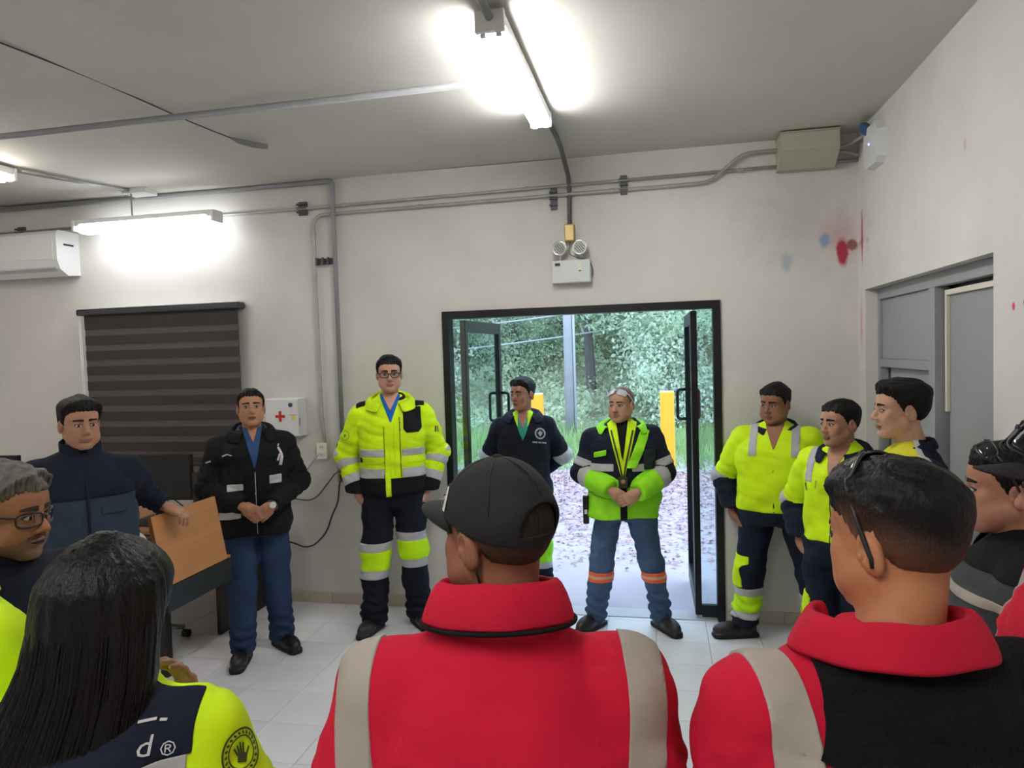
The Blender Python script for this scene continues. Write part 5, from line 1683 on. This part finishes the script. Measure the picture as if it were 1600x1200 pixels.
emblem(g, 'chest_print', [quad2(-.055, .008, -.018, .004, .011), quad2(-.012, .003, .012, .0, .009), quad2(.018, .0, .055, -.006, .010)], (.098, 0, 1.255 * k), (.2, -1, .1), (0, 0, 1), PR, g.o)
t_ = D.trousers(NAVYT, r=(.1, .08, .07), seed=42)
for q in (-1, 1):
    t_.patch(legband(t_, q, .33, .58), 'lime_band', LIME2, t_.o, .002); t_.patch(legband(t_, q, .28, .33), 'reflective_band', GREY, t_.o)
D.shoes(BOOT, SOLE)

# ---------------------------------------------------------------- E: navy and lime jacket, jeans with orange bands
k = 1.655 / 1.75
E_ = Fig('man in a navy and lime jacket and jeans with orange leg bands in the doorway', (-.262, 4.80), 3, 1.655, SK['e'], bw=1.10, fat=.45, head=(-27, -2, 0), arms=clasp(k, .95, -.215),
         feet={-1: ((-.10, 0, .93), (-.155, -.03, .50), (-.205, .01, .10), -34), 1: ((.10, 0, .93), (.175, -.02, .50), (.235, .02, .10), 30)})
E_.brows(HBROW, .0035); E_.lips(LIPS); E_.beard(mat('stubble_e', (171, 128, 106), .6), stache=False, goatee=False, jaw=True)
E_.hair(mat('shaved_scalp', (118, 88, 74), .6, var=.15, vscale=160), top=.003, side=.003, seed=7, rough=.0004, fringe=.072, recede=.01, name='stubble_hair')
E_.glasses(M_WHITE, mat('mirror_lens', (196, 200, 206), .12, spec=.8), tilt=50, grow=1.10, name='safety_glasses', h=.02)
g = E_.jacket(NAVY, ease=.045, hem=.785 / k, sl=(.090, .076, .060), seed=51, amp=.006, top=1.445 * k)
tor = g.tor
opn = reg(np.abs(g.X - .0) - .10 * np.clip((g.Z - 1.02) / .4, .12, 1.1), g.Y + .02, 1.02 - g.Z)
g.patch(reg(g.Z - 1.0, tor), 'lime_panel', LIME2, g.o, .003)
g.patch(opn, 'vest_front', YEL, g.o, .004)
g.patch(reg(np.abs(g.X + .0) - .035 * np.clip((g.Z - 1.16) / .24, .0, 1.1), g.Y + .02, 1.16 - g.Z), 'shirt_front', BLACK, g.o, .007)
g.patch(reg(np.abs(g.X) - .022, g.Y, g.Z - 1.04), 'jacket_opening', NAVYT, g.o, .006)
for q in (-1, 1):
    g.patch(reg(np.abs(g.X * q - .135) - .075, zband(g, 1.105, 1.155), g.Y, tor + .008), 'reflective_band', GREY, g.o, .005)
    g.patch(armband(g, q, .58, .80), 'reflective_band', GREY, g.o)
    g.patch(armband(g, q, 1.12, 1.36), 'reflective_band', GREY, g.o)
    g.patch(armband(g, q, 1.36, 2.3), 'lime_forearm', LIME2, g.o, .003)
g.patch(reg(zband(g, 1.035, 1.092), -g.Y, tor), 'reflective_band', GREY, g.o)
g.patch(reg(xband(g, -.185, -.105), np.abs(g.Z - 1.26 * k - .03 - .25 * (g.X + .15)) - .018, g.Y), 'pocket_flap', LIME2, g.o, .007)
g.patch(reg(xband(g, .135, .21), zband(g, 1.115, 1.25), g.Y, tor), 'chest_pocket', cloth('pocket_grey', (46, 52, 58)), g.o, .006)
lap = reg(np.abs(g.X - .125 - .0 - (g.Z - 1.30) * .42) - .032, g.Y, zband(g, 1.13, 1.36))
g.patch(lap, 'lapel', LIME2, g.o, .012)
E_.collar(g.o, YEL, 1.425, .080, [(0, -.03), (.006, .03), (.012, .05)], phi0=20, drop=.06, name='vest_collar', thick=.005)
E_.collar(g.o, LIME2, 1.425, .100, [(0, -.02), (.022, .055), (.050, .052), (.088, -.004)], phi0=46, drop=.07, name='collar', rough=.003)
ln = MB()
for q in (-1, 1):
    pts = []
    for t in np.linspace(0, 1, 12):
        x, z = q * (.065 * (1 - t) ** 1.2 + .006), (1.37 - .30 * t)
        h = g.bvh().ray_cast(Vector((x, -.6, z)), Vector((0, 1, 0)), 1.)
        pts.append((x, (h[0].y if h[0] else -.15) - .009, z))
    ln.tube(pts, .006, 6)
lo_ = ln.build('lanyard', mat('lanyard_brown', (66, 50, 40), .7), E_.root, smooth=True)
yb = pts[-1][1]
MB().box(-.03, .03, yb - .014, yb - .004, 1.0, 1.075, bev=.004).build('badge_holder', mat('badge_holder_dark', (58, 44, 40), .4), lo_)
MB().lathe([(.014, 0), (.014, -.003)], (0, yb - .015, 1.045), 'y', 16).build('badge_seal', mat('badge_gold', (170, 150, 96), .4), lo_)
t_ = E_.trousers(JEANL, 'jeans', r=(.102, .080, .070), hem=.06, seed=52, amp=.008)
for q in (-1, 1):
    t_.patch(legband(t_, q, .335, .405), 'orange_band', ORANGE, t_.o, .002)
    t_.patch(legband(t_, q, .36, .38), 'reflective_stripe', cloth('peach_tape', (232, 178, 150), rough=.5), t_.o, .003)
E_.shoes(BBOOT, SOLE)
rd = MB().box(-.275, -.235, -.06, -.02, .73, .92, bev=.006).build('belt_radio', M_DARK, E_.root)
MB().box(-.265, -.245, -.064, -.058, .80, .83, bev=.001).build('radio_label', M_WHITE, rd)

# ---------------------------------------------------------------- F and G: coveralls
def coverall(f, k, seed, zw, sleeve_t, amp=.005, belly=0, vt=1.45, wr=(.112, .09, .078)):
    g = f.jacket(YEL, 'coverall_top', cuff=1.4, ease=.022, hem=zw / k, sl=(.085, .072, .056), seed=seed, amp=amp, top=1.455 * k, boxy=.2)
    g.patch(vee(g, vt * k, (vt - .13) * k, .045), 'bare_neck', f.skin, g.o, .002)
    g.patch(reg(np.abs(g.X) - .003, g.Y, g.tor, g.Z - (vt - .12) * k), 'zip', NAVY, g.o, .003)
    for q in (-1, 1):
        g.patch(armband(g, q, sleeve_t, sleeve_t + .2), 'reflective_band', GREY, g.o)
        g.patch(armband(g, q, sleeve_t + .2, 2.3), 'navy_forearm', NAVY, g.o, .003)
        g.patch(reg(np.abs(g.X * q - .125) - .024, 1.26 * k - g.Z, np.where(g.Y < 0, 1.285 * k - g.Z, -1), np.abs(g.Y) - .2), 'shoulder_tape', GREY, g.o, .003)
    f.collar(g.o, NAVY, 1.425, .088, [(0, -.02), (.012, .050), (.034, .052), (.066, -.008)], phi0=24, drop=.085, name='collar', rough=.002)
    emblem(g, 'chest_print', [quad2(-.022, .02, .018, -.02, .010), quad2(.016, .02, -.004, .002, .010)], (-.125, 0, 1.235 * k), (-.3, -1, .15), (0, 0, 1), mat('dark_red_print', (70, 30, 36), .6), g.o)
    emblem(g, 'chest_print', [quad2(-.05, 0, .0, .008, .006), quad2(0, .008, .05, -.004, .006)], (.115, 0, 1.18 * k), (.3, -1, .15), (0, 0, 1), mat('dark_print', (60, 70, 40), .6), g.o)
    emblem(g, 'pocket_pen', [quad2(0, -.02, .006, .022, .009)], (-.06, 0, 1.255 * k), (-.1, -1, .15), (0, 0, 1), mat('pen_print', (150, 170, 60), .6), g.o)
    t = f.trousers(NAVY, 'coverall_trousers', waist=zw / k + .012, r=wr, hem=.08, seed=seed + 2, amp=.007, ease=.026)
    for q in (-1, 1):
        for za, zb, mm, nm in ((.30, .35, GREY, 'reflective_band'), (.19, .30, LIME, 'lime_band'), (.145, .19, GREY, 'reflective_band')):
            t.patch(legband(t, q, za, zb), nm, mm, t.o, .002)
        t.patch(reg(legband(t, q, .36, .56), f.leg[q][1][0] * q + .0 - t.X * q, np.abs(t.Y - f.leg[q][1][1] - .0) - .085), 'leg_pocket', YEL, t.o, .008)
    f.shoes(BBOOT, SOLE)
    return g
k = 1.655 / 1.75
Fg = Fig('heavy man in a yellow and navy coverall leaning by the right doorpost', (.715, 4.73), -14, 1.655, SK['f'], bw=1.2, belly=.055, fat=1., head=(-24, -7, 3), hs=1.03,
         arms={q: ((q * .335, .05, 1.10 * k), (q * .262, -.05, .855 * k), (-q * .6, -.05, -.85), (q * .9, -.3, 0), .3, .3) for q in (-1, 1)},
         feet={-1: ((-.11, 0, .93), (-.16, -.05, .50), (-.205, -.02, .10), -62), 1: ((.11, 0, .93), (.20, -.06, .50), (.265, -.09, .10), 10)})
Fg.brows(HBROW); Fg.lips(LIPD); Fg.hair(HB, top=.018, side=.007, seed=8); 
coverall(Fg, k, 61, .855, .88)
k = 1.60 / 1.75
G = Fig('man in a lime coverall between the heavy man and the man in profile', (.93, 3.97), -38, 1.60, SK['g'], bw=1.0, head=(-24, 0, 0), arms=pockets(k))
G.brows(HBROW, .005); G.lips(LIPD); G.beard(mat('stubble_g', (153, 112, 89), .6), stache=False, jaw=True); G.hair(HB, top=.017, side=.005, seed=9)
coverall(G, k, 71, .86, .88)

# ---------------------------------------------------------------- H: profile, dull yellow shirt with navy shoulders
k = 1.735 / 1.75
Hm = Fig('man in profile in a dull yellow work shirt with navy shoulders before the grey panels', (1.0, 3.2), -92, 1.735, SK['h'], bw=1.0, head=(4, 0, 0), res=.004, nose=1.1)
Hm.brows(HBROW); Hm.lips(LIPS); Hm.hair(HB, top=.024, side=.010, seed=10, quiff=.010, fringe=.068)
g = Hm.jacket(MUST, 'work_shirt', ease=.024, hem=.86, sl=(.078, .064, .05), seed=81, top=1.46 * k)
g.patch(reg(1.34 * k - g.Z, .03 - g.Y + .0 * g.Z, np.minimum(g.tor, 0) - 1), 'navy_yoke', NAVY, g.o, .003)
g.patch(reg(np.abs(g.Y - .018) - .010, 1.30 * k - g.Z), 'reflective_tape', GREY, g.o, .004)
for q in (-1, 1):
    g.patch(armband(g, q, .75, .95), 'reflective_band', GREY, g.o); g.patch(armband(g, q, .95, 2.3), 'navy_sleeve', NAVY, g.o, .003)
Hm.collar(g.o, NAVY, 1.435, .074, [(0, -.03), (.004, .038), (.012, .042), (.030, .0)], phi0=24, drop=.07, name='collar')
Hm.trousers(NAVYT, seed=82); Hm.shoes(BOOT, SOLE)
# ---------------------------------------------------------------- I: grey haired man with spectacles
k = 1.655 / 1.75
I = Fig('grey haired man with spectacles and moustache in a slate jacket at the left edge', (-1.705, 1.52), 84, 1.64, SK['i'], bw=1.0, fat=.3, head=(12, -6, 0), res=.0032, nose=1.15)
I.brows(hairmat('greybrow', (60, 50, 46), .7), .005); I.lips(LIPD, .0035); I.beard(hairmat('stache', (58, 50, 48), .7), stache=True, goatee=False)
I.beard(mat('stubble_i', (120, 86, 70), .6, var=.2, vscale=200), stache=False, jaw=True)
I.hair(HGREY, top=.022, side=.014, seed=12, rough=.004, res=.003, quiff=.006)
I.glasses(FRAME, CLENS, rim=.0026, w=.028, h=.018)
g = I.jacket(SLATE, ease=.04, hem=.78, sl=(.086, .072, .056), seed=91, res=.008)
g.patch(reg(1.32 * k - g.Z), 'yoke', DNAVY, g.o)
I.collar(g.o, DNAVY, 1.445, .086, [(0, -.02), (.006, .04), (.006, .075)], phi0=12, drop=.05, name='collar', rough=.003)
I.trousers(NAVYT, res=.016); I.shoes(BOOT, SOLE)

# ---------------------------------------------------------------- J: hi-vis shoulder at the left edge
J = Fig('person in a hi-vis yellow jacket cut off by the left edge of the picture', (-1.46, 1.12), 170, 1.74, SK['i'], bw=1.0, hoff=(.05, 0, 0), res=.006)
J.hair(HB, seed=13)
g = J.jacket(YEL, ease=.042, hem=.80, sl=(.088, .074, .058), seed=95, res=.008)
for q in (-1, 1): g.patch(armband(g, q, .62, .8), 'reflective_band', GREY, g.o)
g.patch(reg(zband(g, 1.08, 1.14), g.tor), 'reflective_band', GREY, g.o)
J.collar(g.o, YEL, 1.445, .088, [(0, -.02), (.01, .05), (.03, .055), (.06, .0)], phi0=20, drop=.06)
J.trousers(NAVYT, res=.016); J.shoes(BOOT, SOLE)

# ---------------------------------------------------------------- K: woman with long black hair
k = 1.585 / 1.75
K = Fig('woman with long straight black hair and a lime and navy jacket seen from behind', (-.955, 1.03), 196, 1.585, SK['k'], bw=.93, head=(-8, -4, 0), res=.0036, female=True,
        arms={-1: ((-.25, .0, 1.06), (-.055, -.22, 1.165), (.25, -.3, .9), (-.6, -.7, .1), .5, .5)})
K.brows(HBROW, .003); K.lips(LIPS)
HK = hairmat('long_black', (12, 10, 10), .38)
KZ = [-.95, -.70, -.50, -.35, -.2, -.1, 0, .06, .1, .13]
KRX = [.13, .16, .168, .160, .138, .110, .100, .090, .05, .01]; KRY = [.03, .035, .042, .055, .075, .09, .096, .088, .05, .01]
KCY = [.150, .150, .140, .122, .080, .048, .03, .02, .012, .01]; KCX = [.24, .19, .14, .09, .038, .007, 0, 0, 0, 0]
def khair(q):
    x, y, z = q.T
    d = cranium(q) - .020
    th = np.degrees(np.arctan2(np.abs(x), -(y - .005)))
    h = np.interp(th, [0, 30, 55, 75, 180], [.07, .062, .02, -.10, -.2])
    d = smax(d, h - z, .01)
    zs = np.array(KZ)
    rx = np.array(KRX); ry = np.array(KRY); cy = np.array(KCY); cx = np.array(KCX)
    qq = q.copy(); qq[:, 0] = x - np.interp(z, zs, cx)
    L = loft(qq, zs, rx, ry, cy, 2.2)
    L = smax(L, -(y + .002 + np.clip(-z - .05, 0, .3) * .05), .02)
    d = smin(d, L, .03)
    an = np.arctan2(qq[:, 0], y - .03)
    return d + .0007 * np.sin(an * 46 + 6 * np.sin(z * 7)) + .0016 * np.sin(an * 19 + 3 * np.sin(z * 5 + 1))
S = Surf(khair, [(-.2, .42), (-.14, .24), (-.98, .16)], .0072)
S.V = K.fromq(S.V); S.N = S.N @ K.R.T
kh = S.obj('hair', HK, K.root)
lk = MB(); r = np.random.RandomState(5)
bv = S.bvh()
for i in range(330):
    a0 = r.uniform(-1.55, 1.55); zl = -r.uniform(.60, 1.0); 
    pts = []
    off = r.uniform(-.001, .003)
    side = math.sin(a0)
    n_ = 16
    z0 = r.uniform(-.05, .105)
    for j in range(n_):
        t = j / (n_ - 1)
        z = z0 + (zl - z0) * t
        rx = np.interp(z, KZ, KRX) + off; ry = np.interp(z, KZ, KRY) + off
        cy = np.interp(z, KZ, KCY); cx = np.interp(z, KZ, KCX)
        aa = a0 * (1 - .1 * t) + .05 * math.sin(3 * t + i)
        pts.append((cx + rx * math.sin(aa), cy + ry * math.cos(aa), z))
    P_ = K.fromq(np.array(pts))
    lk.tube(P_.tolist(), [.0026 * (1 - .75 * (j / (n_ - 1)) ** 2) for j in range(n_)], 5, caps=False)
lo_ = lk.build('hair_strands', HK, kh, smooth=True, fix=False); lo_['kind'] = 'stuff'
g = K.jacket(YEL, ease=.036, hem=.74, sl=(.085, .072, .056), seed=101, res=.0075)
bk = reg(-g.Y - .0, g.tor)
g.patch(reg(-(g.Y - .01), 1.262 - g.Z, np.abs(g.X) - .172), 'navy_back', DNAVY, g.o, .003)
g.patch(reg(-(g.Y - .01), zband(g, 1.205, 1.262), np.abs(g.X) - .165), 'reflective_band', GREY, g.o, .004)
TXT = mat('white_print', (200, 200, 202), .6)
for shp_ in (text2('d', .042), (lambda q: ([(x + .032, y - .008) for x, y in q[0]], q[1]))(text2('®', .030)), quad2(-.018, .036, .006, .037, .004), quad2(.011, .035, .022, .034, .004)):
    emblem(g, 'back_lettering', [shp_], (-.108, .12, 1.290), (0, 1, .25), (0, 0, 1), TXT, g.o, .008)
shp = [ring2(.058, .0635), ring2(.040, .044)] + [quad2(math.cos(a) * .047, math.sin(a) * .047, math.cos(a + .12) * .054, math.sin(a + .12) * .054, .006) for a in np.linspace(0, 2 * PI, 22)[:-1]]
shp += [quad2(-.004, -.026, .004, -.004, .028)] + [quad2(x * .5, -.006, x, .026 - abs(x) * .4, .006) for x in (-.022, -.011, .0, .011)] + [quad2(.012, -.014, .028, .004, .006)]
shp = [([(x * .6, y * .6) for x, y in v_], f_) for v_, f_ in shp]
mid = K.sh[-1] + (K.el[-1] - K.sh[-1]) * .62
emblem(g, 'sleeve_emblem', shp, (-.236, .047, 1.235), (-.62, .74, .22), (0, 0, 1), mat('dark_green_print', (52, 66, 30), .7), g.o, .003)
K.collar(g.o, DNAVY, 1.41, .074, [(0, -.03), (.004, .02), (.004, .035)], phi0=20, drop=.03)
K.trousers(NAVYT, res=.016); K.shoes(BOOT, SOLE)

# ---------------------------------------------------------------- L: red jacket and black cap, from behind
k = 1.712 / 1.75
L_ = Fig('man in a red jacket with grey shoulder bands and a black cap seen from behind', (-.268, 1.11), 190, 1.712, SK['l'], bw=1.06, fat=.2, head=(46, -2, 0), hs=.97, res=.0034)
L_.brows(HBROW); L_.lips(LIPD)
L_.hair(hairmat('short_dark', (34, 26, 24), .7, fade=(82, 56, 44)), top=.006, side=.004, seed=14, back=-.085, rough=.0008, fade=True, res=.003)
cp, cg = L_.cap(mat('cap_black', (15, 15, 16), .8, bump=.3, bscale=300, var=.1))
WLAB = mat('white_label', (226, 226, 222), .5)
cgo = Surf.__new__(Surf); cgo.V, cgo.Q = cg.V, cg.Q
nrmv = L_.R @ v3(.8, -.62, .2); upv = L_.R @ v3(0, 0, 1)
cc = L_.fromq(v3(.056, -.072, .070))
emblem(cgo, 'cap_label', [quad2(-.03, 0, .03, 0, .042)], tuple(cc), tuple(nrmv), tuple(upv), WLAB, cp, .003)
emblem(cgo, 'label_print', [quad2(-.024, .010, .024, .010, .003), quad2(-.024, .0, .024, .0, .003), quad2(-.024, -.010, .024, -.010, .003)], tuple(cc), tuple(nrmv), tuple(upv), mat('label_grey', (120, 118, 116), .6), cp, .0045)
g = L_.jacket(RED, ease=.040, hem=.76, sl=(.090, .078, .06), seed=111, res=.0075, amp=.0065)
for q in (-1, 1):
    w_ = np.abs(g.X * q - .208 - .02 * np.sin((g.Z - 1.2) * 9)) - .030
    g.patch(reg(w_, 1.0 - g.Z, -(g.Y + .12) - (g.Z < 1.40) * .0 + np.where((g.Y < 0) & (g.Z < 1.36), 1, -1) * .2), 'reflective_band', TAPEW, g.o, .003)
L_.collar(g.o, RED2, 1.475, .086, [(.0, -.04), (.000, .040), (-.004, .066), (.004, .074), (.018, .050), (.032, .004)], phi0=16, drop=.05, name='collar', rough=.002, ell_=(1.04, .92))
L_.collar(g.o, BLACK, 1.4765, .1185, [(0, .0), (.0035, .004), (.002, .008)], phi0=62, drop=.05, name='piping', thick=.005, ell_=(1.04, .92))
L_.trousers(NAVYT, res=.016); L_.shoes(BOOT, SOLE)
pts = [L_.fromq(v3(*p)) for p in ((.079, .026, -.02), (.078, .033, -.045), (.072, .036, -.075), (.06, .04, -.10))]
MB().tube([p.tolist() for p in pts], .0022, 6).build('earpiece_cord', M_DARK, L_.root, smooth=True)

# ---------------------------------------------------------------- M: red jacket, sunglasses on his head
k = 1.727 / 1.75
Mm = Fig('man with sunglasses pushed up on short black hair in a red jacket with black back', (.325, 1.16), 195, 1.705, SK['m'], bw=1.15, fat=.5, hoff=(-.035, 0, 0), head=(25, -3, 0), hs=.98, res=.0030)
Mm.brows(HBROW); Mm.lips(LIPS)
Mm.hair(hairmat('fade_black', (14, 12, 12), .5, fade=(108, 74, 56)), top=.020, side=.004, seed=15, rough=.003, fade=True, res=.0028, back=-.075, quiff=.006, fringe=.056)
Mm.glasses(FRAME, DLENS, tilt=64, grow=1.27, name='sunglasses', rim=.0032, w=.030, h=.021)
g = Mm.jacket(RED, ease=.042, hem=.76, sl=(.092, .08, .062), seed=121, res=.0075, amp=.006)
g.patch(reg(np.abs(g.X - .190 + .25 * np.clip(1.38 - g.Z, 0, .4) * 0) - .030, np.where((g.Y < -.05) & (g.Z < 1.2), 1., -1.)), 'reflective_band', TAPEW, g.o, .004)
g.patch(armband(g, 1, .75, .95), 'reflective_band', TAPEW, g.o, .003)
dr = reg(g.Z - 1.47 * k, -(g.Y - .015), g.X - .125 - .35 * (1.45 - g.Z), (1.231 - g.Z) + .7 * g.X)
g.patch(dr, 'black_fleece_back', FLEECE, g.o, .014)
Mm.collar(g.o, RED2, 1.455, .090, [(.0, -.04), (.004, .030), (.008, .052), (.016, .056), (.030, .034), (.046, -.004)], phi0=30, drop=.045, name='collar', rough=.003, ell_=(1.06, 1.0), seed=2, thick=.006)
Mm.trousers(NAVYT, res=.016); Mm.shoes(BOOT, SOLE)

# ---------------------------------------------------------------- N: grey jacket, sunglasses on hair
k = 1.61 / 1.75
N_ = Fig('man in a grey jacket with dark glasses on his hair behind the man in red', (.935, 2.12), -104, 1.61, SK['n'], bw=1.0, fat=.6, head=(0, 0, 0), res=.0036)
N_.brows(HBROW); N_.lips(LIPS); N_.hair(HB, top=.020, side=.011, seed=16, res=.0035)
N_.glasses(FRAME, DLENS, tilt=62, grow=1.24, name='sunglasses', rim=.003)
g = N_.jacket(GREYJ, ease=.036, hem=.78, sl=(.085, .07, .054), seed=131, res=.009)
g.patch(reg(1.405 * k - g.Z), 'dark_yoke', BLACK, g.o, .003)
g.patch(reg(np.abs(g.Z - 1.33 * k) - .012, g.tor), 'reflective_stripe', TAPEW, g.o, .003)
N_.collar(g.o, BLACK, 1.435, .086, [(0, -.03), (.008, .045), (.022, .05), (.05, -.002)], phi0=26, drop=.06)
N_.collar(g.o, LIME2, 1.425, .078, [(0, -.02), (.004, .02), (.008, .035)], phi0=10, drop=.05, name='shirt_collar', thick=.004)
N_.trousers(NAVYT, res=.016); N_.shoes(BOOT, SOLE)

# ---------------------------------------------------------------- O: cap at the right edge
k = 1.70 / 1.75
O_ = Fig('man in a red jacket and black cap with sunglasses at the right edge', (.80, 1.50), -98, 1.735, SK['n'], bw=1.0, fat=.2, head=(4, -2, 0), res=.0034, nose=1.1)
O_.brows(HBROW); O_.lips(LIPS); O_.beard(mat('stubble_o', (104, 76, 64), .7, var=.2, vscale=200), stache=True, jaw=True)
O_.hair(HB, top=.006, side=.005, seed=17, rough=.001, res=.0035)
O_.cap(mat('cap_black', (15, 15, 16), .8), arch=False)
O_.glasses(FRAME, DLENS, tilt=42, grow=1.42, name='sunglasses', rim=.0035, w=.030, h=.021)
g = O_.jacket(RED, ease=.036, hem=.78, sl=(.085, .07, .054), seed=141, res=.008)
for q in (-1, 1):
    g.patch(reg(np.abs(g.X * q - .15) - .028, 1.0 - g.Z), 'reflective_band', TAPEW, g.o, .003)
O_.collar(g.o, RED2, 1.435, .086, [(0, -.03), (.006, .045), (.018, .05), (.04, .0)], phi0=22, drop=.06)
O_.trousers(NAVYT, res=.016); O_.shoes(BOOT, SOLE)
